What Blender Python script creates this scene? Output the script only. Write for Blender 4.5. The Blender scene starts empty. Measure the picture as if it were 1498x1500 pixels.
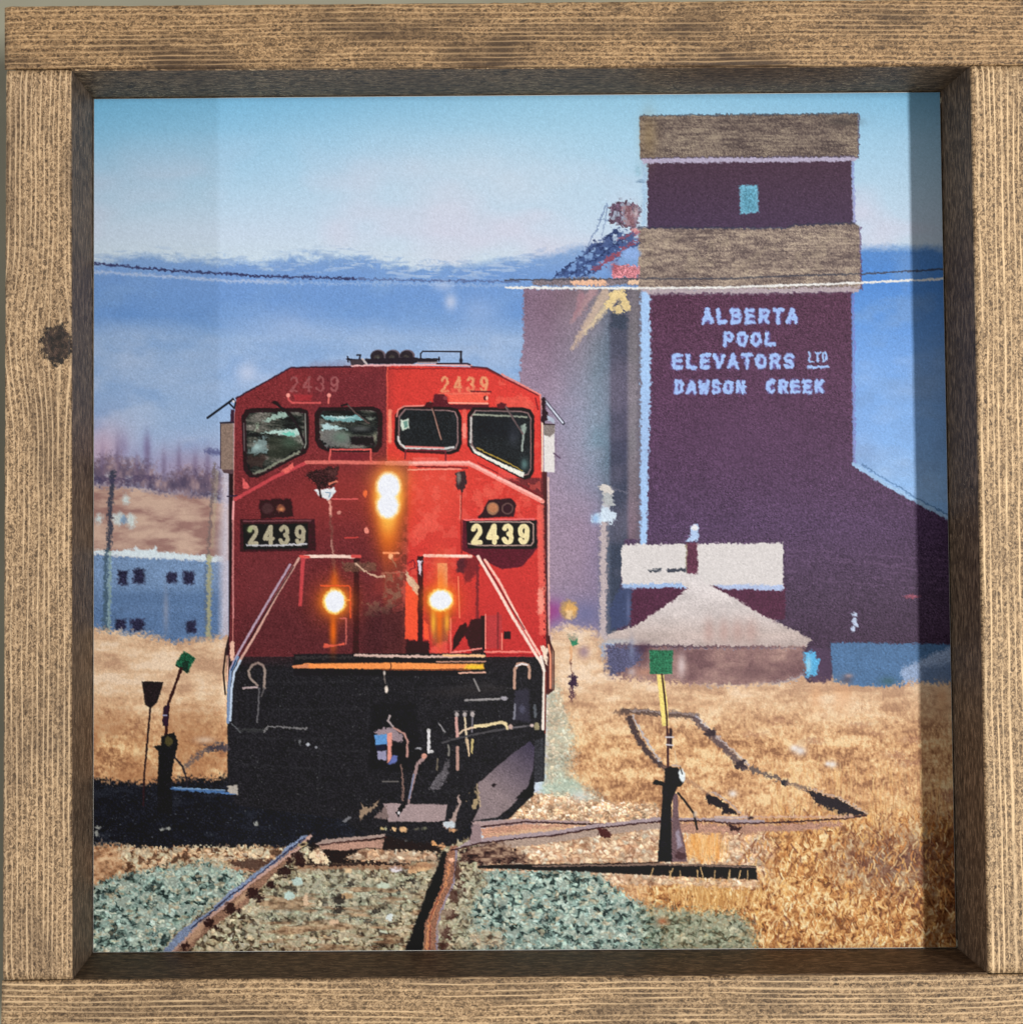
import bpy, bmesh, math
import numpy as np
from mathutils import Vector, Matrix

scene = bpy.context.scene
# ------------------------------------------------------------------ camera
# the picture's own frame: x right, y up, z out of the wall; world = (x, -z, y + HZ)
HZ = 1.5
CAM = (-0.02616, -0.008927, 0.433032, 0.026406, 0.001524, -0.006831, 1775.478277, 0.305305, 0.025838, -96.330877, 0.366894)     # position, tilt, focal length (in layout units), print height, frame depth, principal point
PW, PH, DEPTH = .305, CAM[7], CAM[8]
def W3(x, y, z): return Vector((x, -z, y + HZ))
def rot3(a, b, c):
    return Matrix.Rotation(c, 3, 'Z') @ Matrix.Rotation(b, 3, 'Y') @ Matrix.Rotation(a, 3, 'X')
RC = rot3(CAM[3], CAM[4], CAM[5])
cam_data = bpy.data.cameras.new("camera"); cam = bpy.data.objects.new("camera", cam_data); scene.collection.objects.link(cam)
S = Matrix(((1, 0, 0), (0, 0, -1), (0, 1, 0)))
cam.matrix_world = Matrix.Translation(W3(*CAM[:3])) @ (S @ RC).to_4x4()
cam_data.sensor_fit = 'HORIZONTAL'; cam_data.sensor_width = 36
cam_data.lens = CAM[6] / 1498 * 36
cam_data.shift_x = -CAM[9] / 1498; cam_data.shift_y = CAM[10] / 1498
cam_data.clip_start = .01; cam_data.clip_end = 50
scene.camera = cam
# ------------------------------------------------------------------ world and lamps
world = bpy.data.worlds.new("World"); scene.world = world; world.use_nodes = True
bg = world.node_tree.nodes['Background']; bg.inputs[0].default_value = (1., .97, .92, 1); bg.inputs[1].default_value = .39
def lamp(name, loc, target, sx, sy, power, col):
    l = bpy.data.lights.new(name, 'AREA'); l.shape = 'RECTANGLE'; l.size = sx; l.size_y = sy; l.energy = power; l.color = col
    o = bpy.data.objects.new(name, l); scene.collection.objects.link(o)
    o.location = W3(*loc); d = (W3(*target) - W3(*loc)).normalized()
    z = -d; x = Vector((0, 0, 1)).cross(z).normalized(); y = z.cross(x)
    o.matrix_world = Matrix.Translation(W3(*loc)) @ Matrix((x, y, z)).transposed().to_4x4()
    return o
lamp("room_lamp", (.152 + .455 * 2.5, -.02, 2.5), (0, 0, 0), .13, .80, 88, (1., .975, .93))
lamp("side_lamp", (-.152 - 1.71 * .75, 0, .75), (0, 0, 0), .028, .40, 7.5, (.95, .97, 1.))
# ------------------------------------------------------------------ exposure
scene.view_settings.view_transform = 'Standard'; scene.view_settings.look = 'None'
scene.view_settings.exposure = 0; scene.view_settings.gamma = 1; scene.view_settings.use_curve_mapping = False
scene.render.engine = 'CYCLES'

# layout units -> the plane z of the picture (used once, to give the pieces their real sizes)
def lay(px, py, z):
    q = RC @ Vector(((px - 749 - CAM[9]) / CAM[6], -(py - 750 - CAM[10]) / CAM[6], -1.))
    c = Vector(CAM[:3]); t = (z - c.z) / q.z
    return c + q * t

def tag(o, label=None, cat=None, kind=None, group=None):
    if label: o['label'] = label
    if cat: o['category'] = cat
    if kind: o['kind'] = kind
    if group: o['group'] = group
    return o
BASE = lay(749, 1536, 0); BASEW = W3(0, BASE.y, -.012)
root = bpy.data.objects.new("framed_picture", None); scene.collection.objects.link(root); root.location = BASEW
tag(root, "square wooden frame around a photo print of a red locomotive and purple grain elevator", "framed picture")

# ------------------------------------------------------------------ materials
class NT:
    def __init__(s, name):
        s.m = bpy.data.materials.new(name); s.m.use_nodes = True; s.t = s.m.node_tree; s.b = s.t.nodes['Principled BSDF']
    def n(s, typ, **kw):
        nd = s.t.nodes.new(typ)
        for k, v in kw.items():
            if k.startswith('_'): setattr(nd, k[1:], v)
            else: s.put(nd, k, v)
        return nd
    def put(s, nd, k, v):
        sock = nd.inputs[int(k[1:])] if k[0] == 'i' and k[1:].isdigit() else nd.inputs[k]
        if isinstance(v, bpy.types.NodeSocket): s.t.links.new(v, sock)
        else: sock.default_value = v
    def math(s, op, a, b=0., c=0.):
        return s.n('ShaderNodeMath', _operation=op, i0=a, i1=b, i2=c).outputs[0]
    def ramp(s, f, stops, interp='LINEAR'):
        r = s.n('ShaderNodeValToRGB', i0=f); r.color_ramp.interpolation = interp; e = r.color_ramp.elements
        while len(e) < len(stops): e.new(.5)
        for q, (p, c) in zip(e, stops): q.position = p; q.color = (*c, 1) if len(c) == 3 else c
        return r.outputs[0]
    def mix(s, f, a, b, mode='MIX'):
        m = s.n('ShaderNodeMix', _data_type='RGBA', _blend_type=mode); s.put(m, 'i0', f); s.put(m, 'i6', a); s.put(m, 'i7', b); return m.outputs[2]
    def noise(s, vec, scale=1., detail=3., rough=.5, dist=0.):
        return s.n('ShaderNodeTexNoise', Vector=vec, Scale=scale, Detail=detail, Roughness=rough, Distortion=dist).outputs[0]

def wood(name, vertical, seed, tone=(1, 1, 1), dark=.5, knot=None, spacing=.0021, line_amt=.8):
    w = NT(name)
    geo = w.n('ShaderNodeTexCoord').outputs['Object']
    sp = w.n('ShaderNodeSeparateXYZ', Vector=geo)
    X, Z, D = sp.outputs[0], sp.outputs[2], sp.outputs[1]
    along, across = (Z, X) if vertical else (X, Z)
    def vec(sa, sc, sd=60., off=0.):
        return w.n('ShaderNodeCombineXYZ', X=w.math('MULTIPLY', along, sa), Y=w.math('MULTIPLY', across, sc), Z=w.math('MULTIPLY_ADD', D, sd, seed + off)).outputs[0]
    ac = across
    if knot:
        ka, kc = knot
        dl = w.math('DIVIDE', w.math('SUBTRACT', along, ka), .020); dc = w.math('SUBTRACT', across, kc)
        g = w.math('EXPONENT', w.math('MULTIPLY', w.math('MULTIPLY', dl, dl), -1.))
        s_ = w.math('DIVIDE', dc, w.math('ADD', w.math('ABSOLUTE', dc), .0035))
        ac = w.math('ADD', across, w.math('MULTIPLY', w.math('MULTIPLY', g, s_), -.0042))
    wob = w.noise(vec(9, 26), 1, 3)
    wob2 = w.noise(vec(70, 160, 60, 3), 1, 2)
    a2 = w.math('ADD', w.math('MULTIPLY_ADD', wob, .0052, ac), w.math('MULTIPLY', wob2, .0006))
    drift = w.noise(w.n('ShaderNodeCombineXYZ', X=w.math('MULTIPLY', along, 1.2), Y=w.math('MULTIPLY', a2, 200.), Z=seed + 7.).outputs[0], 1, 2)
    ph = w.math('ADD', w.math('MULTIPLY', a2, 6.2832 / spacing), w.math('MULTIPLY', drift, 9.))
    sn = w.math('SINE', ph)
    rid = w.ramp(w.math('MULTIPLY_ADD', sn, .5, .5), [(.0, (0, 0, 0)), (.70, (.03, .03, .03)), (.93, (.8, .8, .8)), (1., (1, 1, 1))])
    brk = w.ramp(w.noise(vec(40, 420, 60, 11), 1, 3), [(.38, (.12, .12, .12)), (.60, (1, 1, 1))])
    rid = w.math('MULTIPLY', rid, brk)
    fine = w.noise(vec(760, 1000, 60, 21), 1, 4, .62, 1.2)
    fine2 = w.noise(vec(180, 1500, 60, 31), 1, 3, .6)
    blot = w.noise(vec(26, 60, 60, 41), 1, 4, .6)
    base = w.ramp(fine, [(.37, (.030, .019, .012)), (.455, (.15, .10, .058)), (.53, (.34, .24, .145)), (.64, (.58, .43, .275))])
    base = w.mix(.25, base, w.ramp(fine2, [(.36, (.09, .06, .035)), (.52, (.25, .175, .105)), (.68, (.42, .31, .20))]))
    base = w.mix(w.math('MULTIPLY', w.ramp(blot, [(.46, (0, 0, 0)), (.66, (1, 1, 1))]), dark), base, (.055, .036, .024, 1), 'MIX')
    col = w.mix(w.math('MULTIPLY', rid, line_amt), base, (.72, .55, .36, 1))
    valley = w.ramp(w.math('MULTIPLY_ADD', sn, .5, .5), [(.0, (.72, .68, .64)), (.25, (1, 1, 1))])
    col = w.mix(w.math('MULTIPLY', brk, .8), col, w.mix(1., col, valley, 'MULTIPLY'))
    col = w.mix(1., col, (*tone, 1), 'MULTIPLY')
    if knot:
        nn = w.noise(vec(420, 420, 60, 51), 1, 5, .75)
        dd = w.math('SQRT', w.math('ADD', w.math('POWER', w.math('MULTIPLY', w.math('SUBTRACT', along, ka), .80), 2.), w.math('POWER', dc, 2.)))
        rr = w.math('ADD', dd, w.math('MULTIPLY', w.math('SUBTRACT', nn, .5), .0125))
        km = w.ramp(w.math('DIVIDE', rr, .0075), [(.60, (1, 1, 1)), (.78, (0, 0, 0))])
        rings = w.math('MULTIPLY_ADD', w.math('SINE', w.math('MULTIPLY', rr, 3600.)), .5, .5)
        kc_ = w.mix(w.math('MULTIPLY', rings, w.ramp(nn, [(.4, (0, 0, 0)), (.6, (1, 1, 1))])), (.008, .006, .005, 1), (.085, .050, .036, 1))
        col = w.mix(km, col, kc_)
    w.put(w.b, 'Base Color', col); w.b.inputs['Roughness'].default_value = .62; w.b.inputs['Specular IOR Level'].default_value = .3
    h = w.math('ADD', w.math('MULTIPLY', rid, .5), w.math('MULTIPLY', fine, .9))
    bp = w.n('ShaderNodeBump', Strength=.55, Distance=.00028); w.put(bp, 'Height', h); w.put(w.b, 'Normal', bp.outputs[0])
    return w.m

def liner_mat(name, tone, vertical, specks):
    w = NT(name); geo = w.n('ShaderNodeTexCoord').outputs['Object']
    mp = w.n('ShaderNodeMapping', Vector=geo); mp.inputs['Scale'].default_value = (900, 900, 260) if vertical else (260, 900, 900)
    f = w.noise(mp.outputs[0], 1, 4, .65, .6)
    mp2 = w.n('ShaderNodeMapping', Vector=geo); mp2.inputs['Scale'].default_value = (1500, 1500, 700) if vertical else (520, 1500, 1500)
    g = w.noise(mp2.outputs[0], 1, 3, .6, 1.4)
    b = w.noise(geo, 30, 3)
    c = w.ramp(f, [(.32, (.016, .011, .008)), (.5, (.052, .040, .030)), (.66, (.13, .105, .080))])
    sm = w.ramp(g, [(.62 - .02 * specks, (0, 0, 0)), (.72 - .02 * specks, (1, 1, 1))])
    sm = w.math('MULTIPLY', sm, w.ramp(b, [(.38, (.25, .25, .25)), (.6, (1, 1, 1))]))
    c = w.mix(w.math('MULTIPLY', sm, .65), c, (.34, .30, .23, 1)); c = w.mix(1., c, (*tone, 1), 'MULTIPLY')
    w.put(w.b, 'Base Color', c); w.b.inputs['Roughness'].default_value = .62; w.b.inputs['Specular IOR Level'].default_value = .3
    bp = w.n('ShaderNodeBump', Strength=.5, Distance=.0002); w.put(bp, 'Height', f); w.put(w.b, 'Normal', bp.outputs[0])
    return w.m

def plain(name, col, rough=.6, var=.0, scale=8):
    w = NT(name)
    if var:
        geo = w.n('ShaderNodeTexCoord').outputs['Object']; f = w.noise(geo, scale, 4)
        c = w.ramp(f, [(.35, tuple(v * (1 - var) for v in col)), (.65, tuple(min(1, v * (1 + var)) for v in col))]); w.put(w.b, 'Base Color', c)
    else: w.b.inputs['Base Color'].default_value = (*col, 1)
    w.b.inputs['Roughness'].default_value = rough
    return w.m

# ------------------------------------------------------------------ the wall behind
def link(o, parent=None):
    scene.collection.objects.link(o)
    if parent is not None: o.parent = parent
    return o
me = bpy.data.meshes.new("wall")
me.from_pydata([W3(*v) for v in ((-3, -1.5, -.016), (3, -1.5, -.016), (3, 1.5, -.016), (-3, 1.5, -.016), (-3, -1.5, -.1), (3, -1.5, -.1), (3, 1.5, -.1), (-3, 1.5, -.1))], [], [(0, 1, 2, 3), (5, 4, 7, 6), (4, 0, 3, 7), (1, 5, 6, 2), (3, 2, 6, 7), (4, 5, 1, 0)])
me.materials.append(plain("wall_paint", (.22, .21, .155), .8, .2, 9))
wall_o = link(bpy.data.objects.new("wall", me)); tag(wall_o, "pale green grey painted wall behind the frame", "wall", "structure")

# ------------------------------------------------------------------ frame rails and liner
prng = np.random.default_rng(7)
def rail(name, quad, vertical, mat, label):
    """a board whose front face is the quad (TL TR BR BL) at z = DEPTH, softly worn arrises"""
    P = [lay(x, y, DEPTH) for x, y in quad]
    n = 150; prof = [(0., 0.), (.0004, .0003), (.0010, .00055)]
    me = bpy.data.meshes.new(name); V = []; F = []
    # strips run along the board: list of (edge fraction, inset, depth)
    a0, a1, b0, b1 = (P[0], P[3], P[1], P[2]) if vertical else (P[0], P[1], P[3], P[2])
    rows = [(0, .004, -DEPTH - .012), (0, .004, -.004), (0, .0001, -.0012), (0, .0001, -.0005), (0, .0005, -.0001), (0, .0011, 0.)] + [(k / 14, 0, 0) for k in range(1, 14)] + [(1, .0011, 0.), (1, .0005, -.0001), (1, .0001, -.0005), (1, .0001, -.0012), (1, .004, -.004), (1, .004, -DEPTH - .012)]
    for i in range(n + 1):
        t = i / n; A = a0.lerp(a1, t); B = b0.lerp(b1, t); w = (B - A).normalized()
        e = min(i, n - i); drop = -.0006 if e == 0 else 0
        for f, ins, dz in rows:
            p = A.lerp(B, f) + w * (ins if f == 0 else -ins if f == 1 else 0)
            if dz > -.001 and (f in (0, 1)): p += w * prng.normal(0, .00007) * (1 if ins < .001 else .5)
            if dz == 0 and f not in (0, 1): p.z += prng.normal(0, .00002)
            V.append(W3(p.x, p.y, p.z + dz + (drop if dz > -.001 else 0)))
    m = len(rows)
    for i in range(n):
        for j in range(m - 1):
            q = (i * m + j, (i + 1) * m + j, (i + 1) * m + j + 1, i * m + j + 1)
            F.append(q if vertical else q)
    F.append(tuple(range(m))); F.append(tuple(n * m + j for j in range(m)))
    V = [v - BASEW for v in V]
    me.from_pydata(V, [], F); bm = bmesh.new(); bm.from_mesh(me); bmesh.ops.recalc_face_normals(bm, faces=bm.faces); bm.to_mesh(me); bm.free()
    for p in me.polygons: p.use_smooth = True
    me.materials.append(mat)
    o = link(bpy.data.objects.new(name, me), root)
    if label: o['label'] = label
    return o
K = lay(84, 503, DEPTH); KL = W3(*K) - BASEW
rail("frame_rail", [(6, 8), (1524, -3.5), (1524, 94.6), (6, 100.6)], False, wood("pine_top", False, 3., (.84, .72, .57), .9, None, .0017, .45), "top rail of stained rough pine")
rail("frame_rail", [(2, 1437.4), (1556, 1427.6), (1556, 1536), (0, 1546)], False, wood("pine_bottom", False, 19., (.96, .88, .77), .6, None, .0018, .7), "bottom rail of stained rough pine")
rail("frame_rail", [(8, 102), (103.6, 101.4), (105.2, 1435.8), (3, 1436.4)], True, wood("pine_left", True, 37., (1.0, .93, .85), .5, (KL.z, KL.x), .0017, .55), "left rail of stained pine with a dark knot")
rail("frame_rail", [(1422, 95.6), (1524, 95.4), (1552, 1426), (1448, 1427)], True, wood("pine_right", True, 53., (1.12, 1.05, .94), .15, None, .0021, .78), "right rail of pale striped pine")

PR = [(138, 145), (1376, 135), (1400, 1388), (137, 1395)]
FR = [(104, 101.5), (1422, 95.2), (1448, 1427), (105, 1436.6)]
E_ = 2.0
PO = [(PR[0][0] - E_, PR[0][1] - E_), (PR[1][0] + E_ + .6, PR[1][1] - E_), (PR[2][0] + E_ + .6, PR[2][1] + E_), (PR[3][0] - E_, PR[3][1] + E_)]
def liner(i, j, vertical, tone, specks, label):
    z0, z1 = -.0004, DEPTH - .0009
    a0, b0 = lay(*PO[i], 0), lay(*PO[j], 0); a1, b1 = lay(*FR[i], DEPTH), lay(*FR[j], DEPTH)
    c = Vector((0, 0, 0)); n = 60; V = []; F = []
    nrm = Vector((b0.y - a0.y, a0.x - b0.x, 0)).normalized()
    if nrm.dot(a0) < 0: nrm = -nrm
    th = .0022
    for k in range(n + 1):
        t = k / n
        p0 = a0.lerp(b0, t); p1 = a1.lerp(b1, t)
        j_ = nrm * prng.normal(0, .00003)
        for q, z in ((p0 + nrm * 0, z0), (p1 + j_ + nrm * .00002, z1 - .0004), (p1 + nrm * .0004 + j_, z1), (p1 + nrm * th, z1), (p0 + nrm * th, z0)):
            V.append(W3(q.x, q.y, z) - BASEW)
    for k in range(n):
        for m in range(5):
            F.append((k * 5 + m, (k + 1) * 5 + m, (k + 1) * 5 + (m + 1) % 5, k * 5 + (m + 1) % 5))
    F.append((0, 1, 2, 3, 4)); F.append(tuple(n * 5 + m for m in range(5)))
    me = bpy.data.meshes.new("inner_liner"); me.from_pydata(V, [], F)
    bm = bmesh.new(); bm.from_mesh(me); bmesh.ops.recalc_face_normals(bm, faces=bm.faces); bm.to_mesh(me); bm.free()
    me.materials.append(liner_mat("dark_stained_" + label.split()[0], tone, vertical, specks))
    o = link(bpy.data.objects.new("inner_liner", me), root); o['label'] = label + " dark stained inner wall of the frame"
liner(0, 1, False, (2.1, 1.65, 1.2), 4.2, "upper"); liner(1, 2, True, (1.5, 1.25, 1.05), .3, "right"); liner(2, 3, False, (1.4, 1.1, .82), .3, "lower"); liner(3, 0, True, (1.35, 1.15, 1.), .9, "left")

# =====================================================================
# THE PRINTED PICTURE: painted procedurally into an array of ink colours
# (coordinates below are in the layout grid X0..X1 x Y0..Y1 of the print)
# =====================================================================
X0, X1, Y0, Y1 = 126, 1412, 124, 1404
CW, CH = X1 - X0, Y1 - Y0
rng = np.random.default_rng(2439)
YY, XX = np.mgrid[Y0:Y1, X0:X1].astype(np.float32)
XX += .5; YY += .5
IMG = np.zeros((CH, CW, 3), np.float32)
IDS = np.zeros((CH, CW), np.uint8)

def vnoise(sx, sy=None, seed=0, X=None, Y=None):
    """smooth value noise in 0..1"""
    sy = sy or sx
    X = XX if X is None else X; Y = YY if Y is None else Y
    r = np.random.default_rng(seed + 17)
    u = (X - X0 + 60) / sx; v = (Y - Y0 + 60) / sy
    nx = int((CW + 160) / sx) + 4; ny = int((CH + 160) / sy) + 4
    g = r.random((ny, nx), dtype=np.float32)
    iu = np.clip(np.floor(u).astype(int), 0, nx - 2); iv = np.clip(np.floor(v).astype(int), 0, ny - 2)
    fu = np.clip(u - iu, 0, 1); fv = np.clip(v - iv, 0, 1)
    fu = fu * fu * (3 - 2 * fu); fv = fv * fv * (3 - 2 * fv)
    a = g[iv, iu] * (1 - fu) + g[iv, iu + 1] * fu
    b = g[iv + 1, iu] * (1 - fu) + g[iv + 1, iu + 1] * fu
    return a * (1 - fv) + b * fv

def fbm(sx, sy=None, seed=0, octv=4, X=None, Y=None, gain=.55):
    sy = sy or sx
    t = 0; a = 1.; s = 0
    for k in range(octv):
        t = t + a * vnoise(max(sx / 2 ** k, 1.5), max(sy / 2 ** k, 1.5), seed + 31 * k, X, Y); s += a; a *= gain
    return t / s

P2a, P2b = fbm(6, seed=1, octv=2) - .5, fbm(6, seed=2, octv=2) - .5
N2a, N2b = fbm(3.2, seed=1, octv=2) - .5, fbm(3.2, seed=2, octv=2) - .5     # fine fuzz of edges
N9a, N9b = fbm(14, seed=3, octv=3) - .5, fbm(14, seed=4, octv=3) - .5
GR = rng.standard_normal((CH, CW)).astype(np.float32)
GRS = (GR + np.roll(GR, 1, 0) + np.roll(GR, 1, 1) + np.roll(GR, 1, (0, 1))) / 4   # soft print grain

def C(c): return np.array(c, np.float32) / 255.

def win(x0, y0, x1, y1, pad=4):
    a = max(int(x0 - pad) - X0, 0); b = min(int(x1 + pad) + 1 - X0, CW)
    c = max(int(y0 - pad) - Y0, 0); d = min(int(y1 + pad) + 1 - Y0, CH)
    return slice(c, max(d, c)), slice(a, max(b, a))

def apply(s, cov, col, pid=None, alpha=1., tex=0., tseed=5):
    """lay ink over the window s"""
    if cov.size == 0: return
    a = (cov * alpha)[..., None]
    c = C(col) if not isinstance(col, np.ndarray) else col
    if tex:
        c = c * (1 + tex * GRS[s][..., None] + tex * 1.0 * (N9a[s][..., None]))
    IMG[s] = IMG[s] * (1 - a) + c * a
    if pid is not None: IDS[s][cov * min(alpha * 2, 1) > .5] = pid

def coords(s, wob):
    x, y = XX[s], YY[s]
    if wob: x = x + N2a[s] * wob * 2.3 + N9a[s] * wob * .6; y = y + N2b[s] * wob * 2.3 + N9b[s] * wob * .6
    return x, y

def sdf(pts, x, y):
    p = np.array(pts, np.float32); n = len(p)
    d = np.full(x.shape, 1e9, np.float32); sgn = np.zeros(x.shape, bool)
    for i in range(n):
        ax, ay = p[i]; bx, by = p[(i + 1) % n]
        ex, ey = bx - ax, by - ay
        wx, wy = x - ax, y - ay
        t = np.clip((wx * ex + wy * ey) / (ex * ex + ey * ey + 1e-9), 0, 1)
        d = np.minimum(d, (wx - ex * t) ** 2 + (wy - ey * t) ** 2)
        c = ((ay > y) != (by > y)) & (x < (bx - ax) * (y - ay) / ((by - ay) if by != ay else 1e-9) + ax)
        sgn ^= c
    d = np.sqrt(d)
    return np.where(sgn, -d, d)

def poly(pts, col, pid=None, soft=.8, wob=0., rnd=0., alpha=1., tex=.05, grad=None, tfun=None):
    p = np.array(pts)
    s = win(p[:, 0].min(), p[:, 1].min(), p[:, 0].max(), p[:, 1].max(), 5 + soft + wob * 2 + rnd)
    x, y = coords(s, wob)
    if x.size == 0: return
    cov = np.clip(.5 - (sdf(pts, x, y) - rnd) / (2 * soft), 0, 1)
    if grad is not None:           # (x0,y0,x1,y1,col2)
        gx0, gy0, gx1, gy1, c2 = grad
        t = np.clip(((XX[s] - gx0) * (gx1 - gx0) + (YY[s] - gy0) * (gy1 - gy0)) / ((gx1 - gx0) ** 2 + (gy1 - gy0) ** 2), 0, 1)[..., None]
        col = C(col) * (1 - t) + C(c2) * t
    if tfun is not None: cov = cov * tfun(s)
    apply(s, cov, col, pid, alpha, tex)

def line(pts, w, col, pid=None, soft=.7, wob=0., alpha=1., w2=None, dash=None):
    p = np.array(pts, float); m = max(w, w2 or 0)
    s = win(p[:, 0].min(), p[:, 1].min(), p[:, 0].max(), p[:, 1].max(), m + 4 + wob * 2)
    x, y = coords(s, wob)
    if x.size == 0: return
    L = np.concatenate([[0], np.cumsum(np.hypot(*np.diff(p, axis=0).T))]); T = L[-1] or 1
    cov = np.zeros(x.shape, np.float32)
    for i in range(len(p) - 1):
        ax, ay = p[i]; bx, by = p[i + 1]; ex, ey = bx - ax, by - ay
        t = np.clip(((x - ax) * ex + (y - ay) * ey) / (ex * ex + ey * ey + 1e-9), 0, 1)
        d = np.hypot(x - ax - ex * t, y - ay - ey * t)
        ww = w if w2 is None else w + (w2 - w) * (L[i] + t * (L[i + 1] - L[i])) / T
        cov = np.maximum(cov, np.clip(.5 - (d - ww / 2) / (2 * soft), 0, 1))
    if dash is not None: cov = cov * np.clip((fbm(dash[0], dash[0], dash[1], 2)[s] - dash[2]) * 8, 0, 1)
    apply(s, cov, col, pid, alpha, .04)

def ell(cx, cy, rx, ry, col, pid=None, soft=.8, wob=0., alpha=1., rot=0., tex=.05):
    m = max(rx, ry)
    s = win(cx - m, cy - m, cx + m, cy + m, 4 + soft + wob * 2)
    x, y = coords(s, wob)
    if x.size == 0: return
    c, q = np.cos(rot), np.sin(rot); dx, dy = x - cx, y - cy
    u, v = dx * c + dy * q, -dx * q + dy * c
    r = np.sqrt((u / rx) ** 2 + (v / ry) ** 2)
    cov = np.clip(.5 - (r - 1) * min(rx, ry) / (2 * soft), 0, 1)
    apply(s, cov, col, pid, alpha, tex)

def gauss(cx, cy, rx, ry, col, a=1., pw=2.):
    """soft spot of ink colour"""
    s = win(cx - rx * 3, cy - ry * 3, cx + rx * 3, cy + ry * 3)
    r = np.sqrt(((XX[s] - cx) / rx) ** 2 + ((YY[s] - cy) / ry) ** 2)
    apply(s, np.exp(-r ** pw).astype(np.float32), col, None, a)

def mixmap(t, stops):
    t = np.clip(t, 0, 1); out = np.zeros(t.shape + (3,), np.float32)
    xs = [q[0] for q in stops]; cs = np.array([q[1] for q in stops], np.float32) / 255
    for k in range(3): out[..., k] = np.interp(t, xs, cs[:, k])
    return out

def region(pts, tex_arr, pid=None, soft=.8, wob=0., alpha=1.):
    p = np.array(pts)
    s = win(p[:, 0].min(), p[:, 1].min(), p[:, 0].max(), p[:, 1].max(), 5 + soft + wob * 2)
    x, y = coords(s, wob)
    cov = np.clip(.5 - sdf(pts, x, y) / (2 * soft), 0, 1)
    apply(s, cov, tex_arr[s], pid, alpha, 0)

def pebbles(size, seed, palette, gapcol, sq=1.25, warp=2.2, gap=.17):
    """angular stones: cell noise with dark crevices"""
    r = np.random.default_rng(seed)
    x = XX + P2a * warp * 3; y = (YY + P2b * warp * 3) * sq
    u, v = (x - X0 + 40) / size, (y - Y0 * sq + 40) / size
    nx, ny = int((CW + 100) / size) + 4, int((CH * sq + 120) / size) + 4
    jx, jy = r.random((ny, nx)), r.random((ny, nx)); ci = r.integers(0, len(palette), (ny, nx)); br = .72 + .5 * r.random((ny, nx))
    iu, iv = np.floor(u).astype(int), np.floor(v).astype(int)
    f1 = np.full(u.shape, 9.); f2 = f1.copy(); cid = np.zeros(u.shape, int); b = np.zeros(u.shape); gy = np.zeros(u.shape)
    for dy in (-1, 0, 1):
        for dx in (-1, 0, 1):
            a, c = np.clip(iv + dy, 0, ny - 1), np.clip(iu + dx, 0, nx - 1)
            ex, ey = c + jx[a, c] - u, a + jy[a, c] - v
            d = np.hypot(ex, ey)
            m = d < f1
            f2 = np.where(m, f1, np.minimum(f2, d))
            cid = np.where(m, ci[a, c], cid); b = np.where(m, br[a, c] * 1.06, b); gy = np.where(m, ey, gy); f1 = np.where(m, d, f1)
    col = (np.array(palette, np.float32) / 255)[cid] * (b + .34 * gy)[..., None]
    k = np.clip((f2 - f1 - gap * (.1 + 1.5 * vnoise(11, 8, seed + 3, x, YY + N2a * 12))) * 3.2 + .12, 0, 1)[..., None]
    hole = np.clip((fbm(size * 1.3, size * .9, seed + 9, 2, XX + N2b * 16 + N9a * 14, YY + N2a * 14) - .66) * 9, 0, 1)[..., None]
    col = col * k + C(gapcol) * (1 - k)
    col = col * (1 - hole) + C(gapcol) * .7 * hole
    tint = (fbm(18, 12, seed + 5, 3) - .5)[..., None]; col = col * (1 + .5 * tint)
    for ax in (0, 1): col = .66 * col + .17 * (np.roll(col, 1, ax) + np.roll(col, -1, ax))
    return (col * (1 + .1 * GRS[..., None])).astype(np.float32)

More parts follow.
